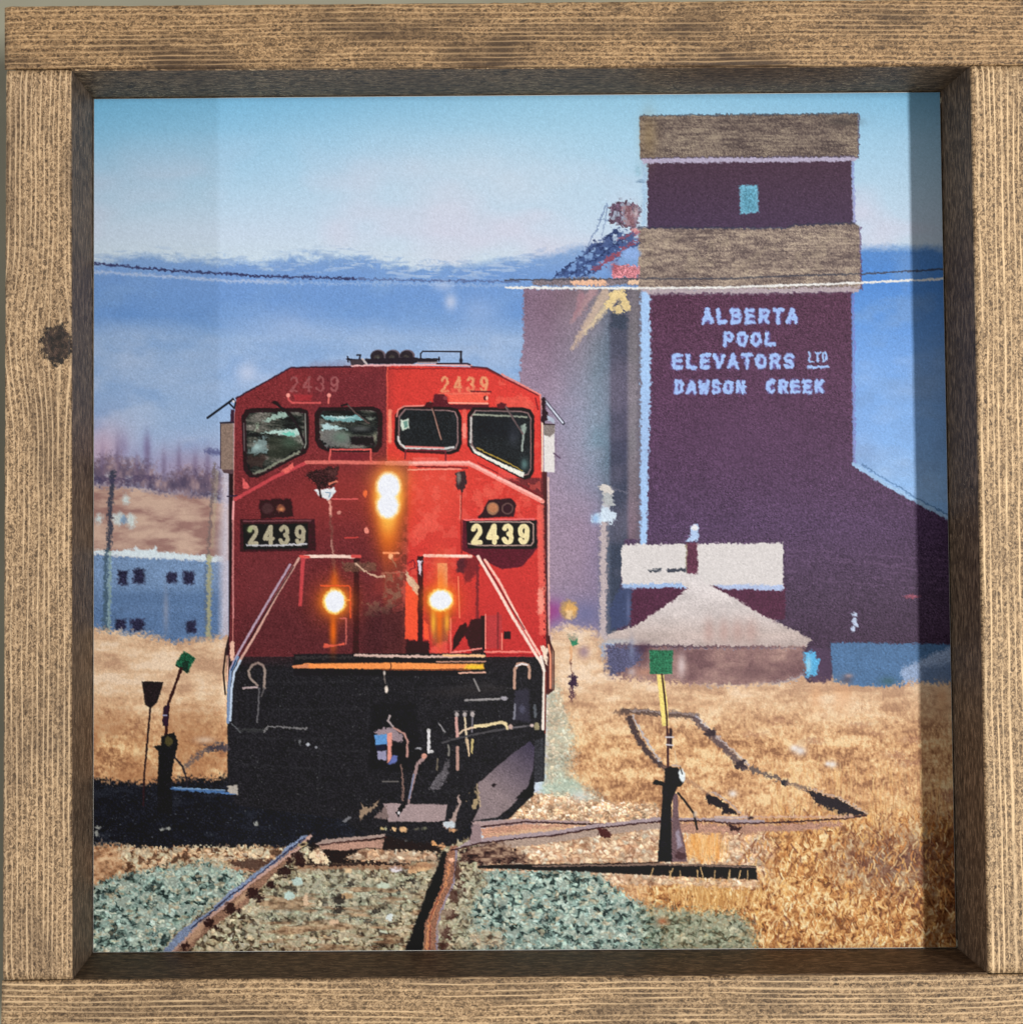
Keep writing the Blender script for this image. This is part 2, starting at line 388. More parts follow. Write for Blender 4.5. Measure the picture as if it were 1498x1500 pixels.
# ---- stroke lettering --------------------------------------------------------
def arc(cx, cy, rx, ry, a0, a1, n=14):
    t = np.radians(np.linspace(a0, a1, n)); return [(cx + rx * np.cos(q), cy - ry * np.sin(q)) for q in t]
GLY = {
 '2': [arc(.5, .28, .38, .28, 165, -35) + [(.12, 1.), (.9, 1.)]],
 '4': [[(.72, 1.), (.72, 0.), (.68, 0.), (.06, .7), (.95, .7)]],
 '3': [arc(.46, .26, .36, .26, 160, -70) + arc(.46, .73, .4, .27, 75, -165)],
 '9': [arc(.5, .3, .38, .3, 0, 360, 22), [(.88, .3)] + arc(.47, .55, .41, .45, 10, -140)],
 'A': [[(.0, 1.), (.5, 0.), (1., 1.)], [(.18, .68), (.82, .68)]],
 'L': [[(.1, 0.), (.1, 1.), (.95, 1.)]],
 'B': [[(.1, 0.), (.1, 1.), (.7, 1.), (.92, .85), (.92, .65), (.7, .48), (.1, .48)], [(.7, .48), (.86, .35), (.86, .13), (.68, 0.), (.1, 0.)]],
 'E': [[(.95, 0.), (.1, 0.), (.1, 1.), (.95, 1.)], [(.1, .48), (.85, .48)]],
 'R': [[(.1, 1.), (.1, 0.), (.72, 0.), (.92, .15), (.92, .38), (.72, .52), (.1, .52)], [(.5, .52), (.95, 1.)]],
 'T': [[(0., 0.), (1., 0.)], [(.5, 0.), (.5, 1.)]],
 'P': [[(.1, 1.), (.1, 0.), (.72, 0.), (.92, .15), (.92, .42), (.72, .56), (.1, .56)]],
 'O': [arc(.5, .5, .45, .5, 0, 360, 20)],
 'V': [[(0., 0.), (.5, 1.), (1., 0.)]],
 'S': [[(.9, .12), (.7, 0.), (.3, 0.), (.1, .14), (.1, .36), (.3, .48), (.7, .52), (.9, .66), (.9, .86), (.7, 1.), (.3, 1.), (.08, .86)]],
 'D': [[(.1, 0.), (.1, 1.), (.6, 1.), (.9, .75), (.9, .25), (.6, 0.), (.1, 0.)]],
 'W': [[(0., 0.), (.22, 1.), (.5, .2), (.78, 1.), (1., 0.)]],
 'N': [[(.1, 1.), (.1, 0.), (.9, 1.), (.9, 0.)]],
 'C': [arc(.52, .5, .44, .5, 45, 315, 16)],
 'K': [[(.1, 0.), (.1, 1.)], [(.9, 0.), (.12, .55)], [(.35, .42), (.95, 1.)]],
}
def text(word, x0, y0, x1, y1, w, col, pid=None, gap=.28, soft=.7, wob=0., alpha=1., slope=0.):
    n = len(word); cw = (x1 - x0) / (n + gap * (n - 1)); h = y1 - y0
    for i, ch in enumerate(word):
        ox = x0 + i * cw * (1 + gap)
        for st in GLY[ch]:
            line([(ox + w / 2 + (cw - w) * a, y0 + w / 2 + (h - w) * b + slope * (ox - x0)) for a, b in st], w, col, pid, soft, wob, alpha)

# ids of the printed pieces
(SKY, HILL, SCRUB, HOUSE, FIELD, GRAVEL, SHADE, TRACK, SILO, ELEV, LETTER, CONVEY, ROOFHUT, BIN, POLE, WIRE, LOCO, GLASS,
 BOARD, LAMP, STAND, PADDLE, TIMBER, NUMBER, HORN, MIRROR, PLOUGH, RAILING) = range(28)

# ---------------------------------------------------------------- sky and ridge
t = (YY - 135) / 260.
sky = mixmap(t, [(0, (128, 188, 226)), (.25, (160, 203, 233)), (.55, (182, 211, 235)), (.8, (197, 215, 236)), (1, (203, 220, 234))])
lf = np.clip(1 - (XX - 138) / 420, 0, 1)[..., None] * np.clip(1 - (YY - 140) / 190, 0, 1)[..., None]
sky = sky * (1 - lf * .55) + C((108, 182, 226)) * lf * .55
md = np.exp(-(((XX - 880) / 300) ** 2 + ((YY - 150) / 120) ** 2))[..., None]
sky = sky * (1 - .45 * md) + C((176, 218, 240)) * .45 * md
pk = np.clip((fbm(170, 90, 21, 3) - .5) * 2.6, 0, .55)[..., None] * np.clip((YY - 190) / 120, 0, 1)[..., None]
sky = sky * (1 - pk) + C((212, 206, 226)) * pk
wp = (np.exp(-(((XX - 700) / 170) ** 2 + ((YY - 262) / 60) ** 2)) * .5 * (.5 + fbm(80, 40, 23, 3)))[..., None]
sky = sky * (1 - wp) + C((208, 216, 232)) * wp
IMG[:] = sky * (1 + .012 * GRS[..., None])
# hills: ragged top from the hot air
ridge = np.interp(XX[0], [126, 200, 320, 400, 450, 500, 560, 640, 700, 800, 850, 935, 1260, 1320, 1412], [386, 374, 381, 386, 378, 376, 386, 394, 388, 374, 362, 352, 364, 362, 364])
tear = (fbm(18, 8, 41, 4, XX + N9a * 20, YY + N9b * 14) - .5) * 22 * np.interp(XX, [126, 330, 420, 640, 700, 1412], [.6, .9, 1.5, 1.5, .6, .3]) + (N2b * 5)
dd = YY + tear - ridge[None]
cov = np.clip(dd / 15 + .5, 0, 1)
hc = mixmap((YY - 370) / 330, [(0, (134, 166, 212)), (.10, (116, 154, 212)), (.28, (110, 151, 210)), (.38, (144, 174, 216)), (.75, (156, 182, 220)), (1, (166, 188, 224))])
hr = mixmap((YY - 360) / 330, [(0, (92, 140, 205)), (.15, (84, 140, 216)), (.5, (130, 172, 232)), (.9, (145, 186, 240)), (1, (150, 190, 240))])
k = np.clip((XX - 1150) / 60, 0, 1)[..., None]
hc = hc * (1 - k) + hr * k
cl = np.clip((fbm(120, 60, 51, 4) - .48) * 3, -.3, .8)[..., None] * np.clip((YY - 440) / 80, 0, 1)[..., None] * .55
hc = hc * (1 - cl) + C((182, 196, 224)) * cl
cl = np.clip((fbm(70, 40, 61, 4) - .52) * 2.2, 0, .5)[..., None]
hc = hc * (1 - cl) + C((126, 162, 212)) * cl
hc = hc * (1 + .03 * GRS[..., None])
apply((slice(None), slice(None)), cov * (YY < 1000), hc, HILL)
# torn wisps where ridge meets sky
wisp = np.clip((fbm(22, 4, 71, 3) - .55) * 7, 0, 1) * np.exp(-((YY - ridge[None] - 8) / 14) ** 2) * np.clip((XX - 380) / 60, 0, 1) * np.clip((820 - XX) / 60, 0, 1)
apply((slice(None), slice(None)), wisp, (200, 214, 234), None, .55)
wisp = np.clip((fbm(22, 4, 73, 3) - .56) * 7, 0, 1) * np.exp(-((YY - ridge[None] + 2) / 12) ** 2) * (XX < 800)
apply((slice(None), slice(None)), wisp, (128, 158, 205), None, .4)
for cx, cy, rx, ry, a in ((362, 546, 17, 14, .75), (392, 560, 18, 12, .4), (660, 442, 9, 12, .8), (650, 418, 14, 8, .5), (700, 455, 30, 20, .3), (420, 480, 60, 26, .25)):
    gauss(cx, cy, rx, ry, (196, 206, 232), a)

# ---------------------------------------------------------------- left background
gauss(150, 660, 40, 40, (205, 170, 190), .75); gauss(250, 690, 90, 34, (158, 150, 190), .75); gauss(215, 655, 6, 20, (120, 110, 155), .6); gauss(180, 655, 8, 20, (130, 120, 160), .5)
gauss(285, 690, 50, 30, (168, 150, 175), .7)
sc = mixmap(fbm(11, 17, 81, 3), [(.2, (70, 60, 82)), (.45, (104, 86, 102)), (.6, (138, 114, 122)), (.8, (180, 150, 146))])
region([(126, 676), (160, 668), (222, 682), (232, 700), (268, 688), (330, 690), (336, 735), (268, 728), (234, 726), (206, 716), (160, 716), (126, 712)], sc, SCRUB, 10, 9, .82)
for x, h_ in ((150, 40), (172, 52), (200, 30), (216, 48), (240, 34), (262, 40), (286, 30), (304, 36)): gauss(x, 690 - h_ * .3, 4, h_ * .6, (112, 96, 128), .5)
hl = mixmap(fbm(34, 12, 83, 4), [(.3, (158, 122, 116)), (.5, (186, 154, 142)), (.7, (204, 174, 158))])
region([(126, 712), (200, 716), (240, 724), (300, 728), (340, 742), (340, 822), (126, 812)], hl, SCRUB, 4, 4)
for x, y, rx, ry in ((144, 760, 5, 7), (173, 760, 9, 9), (192, 763, 7, 10), (184, 732, 5, 7)): ell(x, y, rx, ry, (205, 222, 226), SCRUB, 3, 3, .85)
ell(181, 762, 5, 6, (120, 150, 185), SCRUB, 2.5, 3, .8); ell(190, 700, 5, 3, (200, 200, 215), None, 2, 2, .6); ell(158, 696, 4, 3, (200, 200, 215), None, 2, 2, .6)
poly([(126, 812), (330, 824), (330, 950), (126, 950)], (120, 148, 188), HOUSE, 2, 2, tex=.09, grad=(200, 850, 200, 900, (94, 122, 164)))
poly([(126, 805), (160, 807), (196, 805), (199, 800), (203, 806), (222, 806), (226, 798), (231, 808), (328, 815), (328, 823), (230, 818), (126, 811)], (216, 230, 240), HOUSE, 1.6, 2.4, tex=.03)
poly([(160, 866), (330, 866), (330, 888), (160, 888)], (84, 112, 154), HOUSE, 6, 3, alpha=.5)
for x0, y0, x1, y1 in ((173, 836, 187, 857), (195, 834, 211, 855), (244, 839, 259, 854), (269, 837, 284, 855), (169, 908, 184, 922), (192, 907, 211, 924), (273, 909, 287, 927)):
    poly([(x0, y0), (x1, y0), (x1, y1), (x0, y1)], (48, 48, 72), HOUSE, 2.2, 2.6, tex=.2)
gauss(243, 895, 4, 30, (150, 155, 175), .6)
line([(166, 690), (161, 749), (159, 806)], 7, (62, 66, 82), POLE, 2, 3.4, .9); line([(156, 806), (154, 925)], 6, (72, 94, 112), POLE, 2, 3, .85); line([(162, 808), (159, 925)], 4, (150, 175, 165), POLE, 2, 3, .7)
line([(314, 680), (308, 768), (303, 816)], 4, (120, 108, 108), POLE, 1.6, 3, .8); line([(318, 690), (311, 800)], 4, (180, 170, 140), POLE, 2, 2, .5)
line([(307, 816), (305, 935)], 7, (172, 168, 130), POLE, 2, 3, .85); line([(300, 830), (302, 920)], 3, (90, 105, 130), POLE, 1.6, 3, .7)
poly([(298, 659), (310, 657), (330, 662), (330, 668), (305, 666)], (92, 96, 140), POLE, 2.2, 3, alpha=.8)
poly([(325, 690), (337, 690), (337, 945), (322, 945)], (202, 198, 212), None, 5, 1, alpha=.85)
gauss(322, 800, 8, 50, (178, 178, 196), .4)
line([(138, 704), (230, 700)], 5, (70, 62, 96), None, 3, 5, .6)

# ---------------------------------------------------------------- field
fa = fbm(46, 16, 91, 5); fb = fbm(7, 7, 93, 3); fc = fbm(4, 7, 95, 3)
ramp_far = [(.2, (194, 156, 128)), (.42, (216, 180, 148)), (.6, (228, 196, 164)), (.8, (236, 210, 184))]
far = mixmap(.5 + (fa - .5) * 1.5 + (fb - .5) * .30 + (fc - .5) * .2, ramp_far)
fd = fbm(2.6, 3.6, 99, 2)
near = mixmap(.48 + (fa - .5) * 1.0 + (fb - .5) * .6 + (fc - .5) * .5 + (fd - .5) * .5, [(.1, (150, 106, 78)), (.35, (194, 146, 106)), (.55, (220, 174, 128)), (.8, (238, 206, 160))])
k = np.clip((YY - 1000) / 90, 0, 1)[..., None]
field = far * (1 - k) + near * k
field = field * (1 + .04 * GRS[..., None])
region([(126, 918), (160, 924), (220, 930), (250, 940), (290, 936), (345, 932), (345, 1160), (126, 1160)], field, FIELD, 5, 6)
br = np.clip((fbm(50, 30, 97, 4) - .42) * 3.4, 0, .75) * np.clip((YY - 1010) / 60, 0, 1) * (XX < 345) * (YY < 1165)
apply((slice(None), slice(None)), br, (168, 116, 82), None, .8)
region([(800, 925), (860, 925), (895, 985), (960, 995), (1030, 1004), (1150, 998), (1178, 988), (1215, 984), (1250, 1000), (1300, 1002), (1340, 990), (1412, 994), (1412, 1410), (800, 1410)], field, FIELD, 5, 6)

# ---------------------------------------------------------------- silo behind the elevator
sx = [740, 765, 800, 850, 872, 890, 896, 916, 922, 938]
top = np.array([(132, 104, 128), (128, 100, 126), (128, 98, 122), (134, 112, 126), (120, 112, 128), (100, 106, 128), (84, 86, 110), (80, 82, 104), (110, 104, 116), (120, 112, 120)], np.float32)
mid = np.array([(158, 134, 160), (158, 134, 164), (152, 132, 162), (138, 146, 176), (118, 146, 172), (100, 128, 154), (72, 76, 102), (70, 72, 100), (124, 120, 132), (132, 128, 138)], np.float32)
bot = np.array([(172, 148, 168), (168, 144, 168), (158, 134, 160), (148, 126, 156), (140, 122, 156), (88, 98, 122), (58, 68, 92), (58, 68, 92), (112, 92, 110), (120, 98, 112)], np.float32)
sil = np.zeros_like(IMG)
ty = np.clip((YY - 430) / 170, 0, 1); tb = np.clip((YY - 650) / 120, 0, 1)
for c_ in range(3):
    a_, b_, d_ = (np.interp(XX, sx, q[:, c_]) / 255 for q in (top, mid, bot))
    sil[..., c_] = (a_ * (1 - ty) + b_ * ty) * (1 - tb) + d_ * tb
bl = np.clip((fbm(60, 50, 101, 3) - .45) * 3, 0, 1)[..., None]
sil = sil * (1 - .25 * bl) + C((178, 150, 176)) * .25 * bl
sil = sil * .8 + sil.mean(-1, keepdims=True) * .2
sil = sil * (1 + .09 * GRS[..., None])
region([(766, 422), (940, 422), (940, 940), (780, 940), (760, 560), (766, 500)], sil, SILO, 1.6, 3)
gauss(780, 905, 60, 36, (120, 122, 164), .6); gauss(858, 900, 26, 22, (96, 104, 150), .6)
gauss(812, 895, 14, 16, (150, 70, 140), .85); gauss(803, 900, 6, 18, (160, 60, 120), .6)

# ---------------------------------------------------------------- grain elevator
wall = mixmap((YY - 432) / 520, [(0, (90, 58, 80)), (.3, (88, 60, 86)), (.65, (86, 66, 96)), (.85, (78, 62, 84)), (1, (70, 54, 74))])
wall = wall * (1 + .13 * GRS[..., None] + .05 * GR[..., None] + .12 * (fbm(40, 40, 103, 3) - .5)[..., None] + .05 * (fbm(60, 3, 104, 2) - .5)[..., None])
region([(948, 236), (1247, 234), (1249, 332), (948, 336)], mixmap((YY - 236) / 95, [(0, (78, 58, 74)), (1, (76, 60, 84))]) * (1 + .09 * GRS[..., None]), ELEV, 1.2, 2)
region([(950, 428), (1247, 426), (1249, 680), (1300, 712), (1412, 772), (1412, 950), (1240, 950), (1212, 1000), (1180, 1000), (1170, 950), (900, 950), (915, 790), (946, 790)], wall, ELEV, 1.5, 1.2)
line([(1249, 236), (1251, 326)], 3, (120, 120, 190), None, 1.2, 2, .6); line([(1250, 432), (1251, 676)], 2.5, (130, 110, 180), None, 1.2, 2.4, .6)
line([(943, 240), (943, 328)], 6, (160, 192, 224), None, 2, 3, .7)
ell(938, 266, 6, 2.2, (110, 140, 170), None, 1.6, 2, .7); ell(934, 250, 4, 8, (150, 190, 212), None, 2, 2, .6)
poly([(938, 428), (952, 428), (953, 560), (949, 700), (947, 800), (937, 800)], (166, 200, 244), ELEV, 1.5, 3, tex=.04)
poly([(934, 430), (939, 430), (938, 800), (932, 800)], (96, 90, 108), ELEV, 1.8, 3, alpha=.5)
fur = fbm(5, 16, 105, 2, XX + (YY) * .0, YY)
rt = mixmap(.5 + (fbm(12, 4, 107, 3) - .5) * .55 + (fbm(60, 24, 108, 3) - .5) * .35 + (fbm(40, 2.2, 109, 2) - .5) * .3 + .09 * GRS + .07 * GR, [(.2, (88, 76, 76)), (.5, (128, 113, 106)), (.8, (170, 154, 138))])
region([(936, 169), (1256, 166), (1257, 230), (937, 233)], rt * .93, ELEV, 1.3, 1.2)
gauss(950, 200, 12, 34, (150, 128, 92), .5); gauss(1235, 178, 22, 6, (72, 66, 66), .7)
poly([(937, 231), (1257, 229), (1252, 236), (944, 239)], (178, 170, 196), ELEV, 1.1, 2)
line([(937, 169), (1256, 166)], 1.8, (74, 82, 96), None, .9, 2.4, .8); line([(937, 231), (1257, 229)], 1.6, (70, 60, 78), None, .9, 1.8, .7); line([(1257, 168), (1257, 230)], 2, (86, 68, 88), None, .9, 2.4, .8)
region([(935, 334), (1150, 334), (1165, 330), (1250, 326), (1258, 330), (1262, 423), (934, 425)], rt * 1.09, ELEV, 1.3, 1.3)
dg = np.clip(np.sin((XX + YY * .8) / 13 + N9a * 9) * 2 - 1, 0, 1) * (YY > 340) * (YY < 400) * (XX > 936) * (XX < 1255)
apply((slice(None), slice(None)), dg, (186, 170, 146), None, .28)
line([(935, 333), (1150, 334), (1165, 330), (1252, 326)], 2.6, (58, 58, 78), None, 1.1, 2.6, .85); line([(1259, 332), (1262, 424)], 2, (94, 70, 110), None, .9, 2.6, .8)
poly([(936, 424), (1260, 420), (1256, 428), (950, 432)], (178, 164, 172), ELEV, 1.4, 3)
line([(950, 431), (1248, 428)], 1.6, (92, 70, 96), None, 1, 2.6, .8)
poly([(1083, 272), (1110, 271), (1110, 311), (1084, 313)], (112, 172, 200), ELEV, 1.4, 2, tex=.12); poly([(1088, 278), (1106, 276), (1106, 308), (1088, 308)], (92, 152, 178), ELEV, 2, 2, alpha=.7, tex=.12)
# annexe roof edge
line([(1249, 680), (1300, 711), (1412, 772)], 5.5, (160, 196, 236), ELEV, 1.1, 1.8); line([(1262, 681), (1330, 722), (1412, 768)], 2, (84, 120, 164), None, 1, 2.2, .8)
gauss(1100, 640, 120, 60, (92, 66, 96), .35)
for k_, (ya, yb) in enumerate(((806, 818), (820, 828), (828, 842), (846, 862), (812, 836), (836, 852))):
    line([(1150, ya), (1230, ya + 3 + k_), (1345, yb), (1400, yb + 2)], 1.6, (128, 100, 136), None, 1.2, 2.6, .45, dash=(14, 110 + k_, .42))
ell(1335, 874, 10, 2.6, (170, 92, 110), None, 1.4, 2, .8)
for x, y, rx, ry in ((1251, 901, 4, 3.4), (1251, 910, 3.6, 4), (1249, 921, 3.6, 4), (1254, 915, 3, 3)): ell(x, y, rx, ry, (190, 205, 232), None, 1.2, 2, .95)
gauss(1140, 870, 6, 12, (140, 100, 120), .35)
# lettering
TB = (160, 190, 246)
for w_, x0, y0, x1, y1, g_, sl in (("ALBERTA", 1027, 451, 1169, 475, .16, .0), ("POOL", 1057, 485, 1137, 508, .12, 0), ("ELEVATORS", 982, 517, 1165, 541, .12, 0), ("DAWSON", 986, 556, 1093, 578, .1, 0), ("CREEK", 1121, 555, 1208, 577, .12, 0)):
    text(w_, x0, y0, x1, y1, 7.4, (112, 108, 176), LETTER, g_, 1.5, 1.8, .8)
    text(w_, x0 + .5, y0 + .5, x1 - .5, y1 - .5, 5, TB, LETTER, g_, .9, 2., 1.)
text("LTD", 1183, 515, 1212, 531, 3, TB, LETTER, .16, .9, 1.6); line([(1183, 538), (1212, 537)], 3.6, TB, LETTER, .8, 1.6)

# ---------------------------------------------------------------- conveyor head
poly([(893, 300), (906, 293), (928, 296), (938, 303), (936, 325), (930, 338), (918, 334), (905, 326), (892, 328)], (88, 66, 84), CONVEY, 1.6, 5, alpha=.92, tex=.3, tfun=lambda s: np.clip((fbm(5, 8, 121, 2)[s] - .2) * 5, .4, 1))
poly([(910, 300), (924, 300), (930, 330), (916, 330)], (158, 112, 116), CONVEY, 2, 5, alpha=.6); gauss(931, 312, 4, 12, (222, 200, 204), .7); ell(930, 337, 5, 4, (214, 140, 140), None, 1.6, 3, .8)
line([(888, 299), (874, 335), (858, 362)], 1.8, (110, 130, 170), CONVEY, .9, 2, .8); line([(890, 300), (884, 335), (880, 345)], 1.4, (110, 130, 170), None, .9, 2, .7); line([(875, 322), (892, 322)], 1.4, (90, 110, 150), None, .9, 2, .7)
cv = np.clip((fbm(6, 5, 123, 2) - .32) * 5, .1, 1)
poly([(812, 405), (842, 384), (862, 358), (905, 334), (934, 344), (936, 360), (905, 378), (880, 392), (862, 406)], (60, 78, 128), CONVEY, 1.6, 4, alpha=.85, tfun=lambda s: cv[s])
for a, b in (((812, 405), (905, 336)), ((830, 407), (920, 345)), ((850, 407), (934, 352)), ((822, 402), (840, 384)), ((858, 360), (870, 372)), ((870, 352), (890, 372)), ((890, 344), (905, 362))): line([a, b], 2.4, (44, 56, 98), CONVEY, .9, 4, .85)
for a, b in (((866, 395), (934, 352)), ((880, 390), (914, 366)), ((905, 350), (934, 340))): line([a, b], 4, (160, 84, 100), None, 1.6, 5, .75)
poly([(896, 386), (934, 389), (935, 408), (898, 406)], (204, 130, 140), CONVEY, 1.4, 4, tex=.2); gauss(900, 392, 6, 8, (130, 60, 76), .6)
ell(924, 372, 14, 8, (140, 172, 226), None, 2, 2.4, .9)
poly([(780, 410), (830, 407), (936, 407), (936, 418), (780, 418)], (126, 116, 124), CONVEY, 1.6, 3, tex=.15); poly([(836, 411), (886, 409), (888, 417), (840, 418)], (232, 186, 158), CONVEY, 1.4, 3); poly([(920, 410), (936, 408), (936, 416), (922, 416)], (236, 200, 170), None, 1.4, 3)
for a, b, w_, c_ in (((868, 428), (838, 470), 13, (176, 142, 148)), ((886, 430), (838, 510), 15, (202, 178, 160)), ((906, 428), (856, 488), 12, (224, 202, 166)), ((852, 432), (842, 466), 10, (164, 126, 138))): line([a, b], w_, c_, CONVEY, 2.6, 3, .85, w2=4)
for x, y in ((898, 434), (910, 430), (917, 448), (904, 454), (912, 440), (893, 446)): ell(x, y, 7, 7, (228, 204, 150), CONVEY, 1.6, 5, .95)
poly([(896, 458), (920, 462), (918, 482), (892, 482)], (56, 66, 84), None, 3, 4, alpha=.7)
# wires
line([(126, 385), (250, 396), (400, 405), (520, 408)], 3, (52, 52, 88), WIRE, 1.2, 2.4, .9); line([(520, 408), (640, 411), (760, 412)], 2, (84, 92, 130), WIRE, 1, 2.6, .75)
line([(126, 397), (230, 404), (330, 411), (420, 413)], 4, (186, 200, 228), WIRE, 1.8, 2.6, .7); line([(420, 414), (640, 416), (760, 420)], 3, (180, 200, 232), WIRE, 1.6, 4, .45)
line([(740, 410), (935, 408), (1060, 408), (1180, 403), (1262, 401), (1330, 397), (1412, 392)], 2.2, (72, 72, 84), WIRE, .9, 1.4, .9)
line([(740, 421), (930, 422), (1060, 421), (1180, 417), (1262, 414), (1412, 407)], 3.2, (232, 232, 232), WIRE, .9, 1.4)

# ---------------------------------------------------------------- depot hut and things by it
poly([(924, 858), (1150, 858), (1150, 905), (1120, 915), (924, 925)], (84, 46, 68), ROOFHUT, 1.4, 2, tex=.12)
poly([(908, 862), (925, 862), (922, 915), (895, 922), (893, 890)], (64, 74, 108), None, 2, 3); gauss(920, 890, 3, 24, (110, 120, 160), .6)
poly([(910, 798), (1147, 795), (1147, 862), (1075, 858), (910, 858)], (216, 211, 212), ROOFHUT, 1.1, 2.4, tex=.03)
poly([(910, 856), (1005, 854), (1005, 861), (912, 862)], (158, 184, 226), ROOFHUT, 1.4, 2.4); poly([(1045, 856), (1147, 858), (1147, 865), (1060, 863)], (176, 192, 228), ROOFHUT, 1.4, 2.4)
poly([(1005, 795), (1021, 795), (1022, 841), (1005, 841)], (98, 56, 76), ROOFHUT, 1.2, 1.6, tex=.15); line([(1005, 797), (1005, 838)], 1.6, (150, 150, 110), None, 1, 2, .6)
poly([(1012, 770), (1022, 768), (1023, 792), (1003, 794), (1011, 784)], (176, 200, 238), ROOFHUT, 1.3, 2.4); ell(1017, 773, 4, 4, (228, 228, 236), None, 1, 1.5)
poly([(950, 836), (968, 833), (969, 838), (952, 839)], (72, 78, 90), ROOFHUT, 1.2, 2.6); poly([(977, 833), (1005, 832), (1005, 837), (978, 838)], (66, 70, 84), ROOFHUT, 1.2, 2.6)
hr_ = mixmap((YY - 850) / 100, [(0, (214, 208, 210)), (.5, (206, 196, 196)), (.8, (196, 180, 176)), (1, (186, 170, 168))]) * (1 + .05 * GRS[..., None] + .22 * (fbm(26, 14, 133, 4) - .5)[..., None])
region([(985, 842), (1024, 840), (1030, 852), (1076, 876), (1120, 903), (1165, 924), (1190, 938), (1180, 948), (1000, 946), (875, 942), (873, 934), (930, 917), (985, 880), (1006, 862)], hr_, ROOFHUT, 1.4, 2.8)
for x, r_ in ((1038, 8), (1080, 9), (1060, 8), (1100, 10)): gauss(x, 925, r_, 18, (184, 146, 140), .5)
gauss(900, 940, 26, 4, (176, 186, 198), .6)
uw = mixmap(fbm(30, 20, 131, 4), [(.3, (118, 88, 92)), (.55, (150, 118, 116)), (.8, (176, 144, 136))]) * (1 + .06 * GRS[..., None])
region([(888, 946), (1000, 948), (1176, 948), (1184, 985), (1150, 998), (1090, 1004), (1060, 1004), (900, 1004), (886, 1000)], uw, ROOFHUT, 3, 4)
poly([(890, 946), (945, 948), (935, 972), (900, 992), (886, 985)], (84, 88, 122), ROOFHUT, 3, 5, alpha=.9, tex=.15); gauss(942, 950, 10, 8, (76, 50, 66), .8); gauss(925, 950, 4, 16, (130, 140, 170), .6)
gauss(1105, 985, 30, 12, (110, 82, 86), .6); gauss(998, 975, 6, 16, (216, 198, 200), .8); gauss(925, 985, 6, 6, (200, 196, 204), .6)
gauss(945, 985, 16, 6, (206, 150, 120), .5)
poly([(1180, 948), (1215, 950), (1218, 1000), (1190, 1000)], (80, 62, 86), None, 2, 3)
poly([(1215, 941), (1412, 944), (1412, 1010), (1236, 1004), (1220, 1000)], (82, 116, 158), BIN, 1.6, 2.6, tex=.08)
poly([(1320, 990), (1322, 978), (1350, 966), (1388, 948), (1412, 950), (1412, 1012), (1330, 1012)], (146, 166, 200), BIN, 3, 4, tex=.1)
poly([(1352, 978), (1412, 966), (1412, 1012), (1340, 1012)], (90, 112, 148), BIN, 5, 4, alpha=.7)
poly([(1178, 956), (1194, 955), (1199, 968), (1196, 990), (1180, 992)], (92, 176, 226), BIN, 2, 3.4, tex=.08); gauss(1184, 974, 4, 12, (190, 226, 240), .6)
gauss(1240, 996, 8, 6, (70, 70, 92), .8); gauss(1300, 998, 12, 6, (60, 92, 96), .7); gauss(1243, 990, 6, 3, (216, 160, 140), .5)
# re-cover bottom edge with field
region([(1180, 1002), (1220, 998), (1250, 1008), (1300, 1008), (1330, 1000), (1412, 1002), (1412, 1060), (1180, 1060)], field, FIELD, 4, 7)
region([(860, 985), (900, 992), (1000, 1002), (1090, 1010), (1180, 1000), (1190, 1060), (860, 1060)], field, FIELD, 4, 7)
# pole with insulators
line([(887, 735), (884, 780), (883, 930)], 10, (188, 174, 178), POLE, 1.6, 3.4); line([(889, 740), (889, 930)], 2, (96, 96, 110), POLE, 1.4, 3, .6)
poly([(875, 712), (890, 710), (898, 718), (896, 726), (884, 724)], (214, 208, 204), POLE, 1.4, 3); poly([(882, 722), (895, 724), (900, 740), (882, 742)], (180, 184, 188), POLE, 1.6, 4)
poly([(880, 744), (888, 742), (902, 752), (899, 768), (888, 764), (868, 766), (868, 756), (878, 752)], (206, 222, 240), POLE, 1.6, 4); gauss(872, 760, 6, 8, (140, 178, 224), .8)
line([(896, 716), (920, 722)], 2, (130, 128, 146), None, 1.6, 3, .7)
# distant signal things
ell(833, 893, 13, 14, (176, 142, 104), SCRUB, 2.6, 2); ell(835, 893, 8, 10, (222, 172, 104), None, 2.6, 3); ell(834, 900, 6, 6, (238, 204, 160), None, 2, 3, .8)
region([(803, 925), (830, 915), (868, 922), (882, 940), (890, 990), (803, 990)], field, FIELD, 6, 6, .95)
poly([(833, 935), (840, 938), (846, 934), (846, 945), (838, 946)], (56, 132, 98), STAND, 1.1, 1.5); poly([(832, 930), (840, 930), (846, 935), (836, 938)], (120, 130, 118), None, 2, 3, alpha=.6)
line([(836, 948), (836, 968)], 4, (226, 172, 128), STAND, 1.3, 1, .9); line([(837, 968), (838, 1028)], 2.4, (120, 84, 76), STAND, 1, 3, .85)
ell(839, 997, 6, 10, (56, 40, 62), STAND, 1.3, 4, .95); ell(838, 1015, 4, 9, (88, 60, 72), STAND, 1.4, 4, .85)
gauss(855, 955, 8, 9, (140, 116, 140), .7)

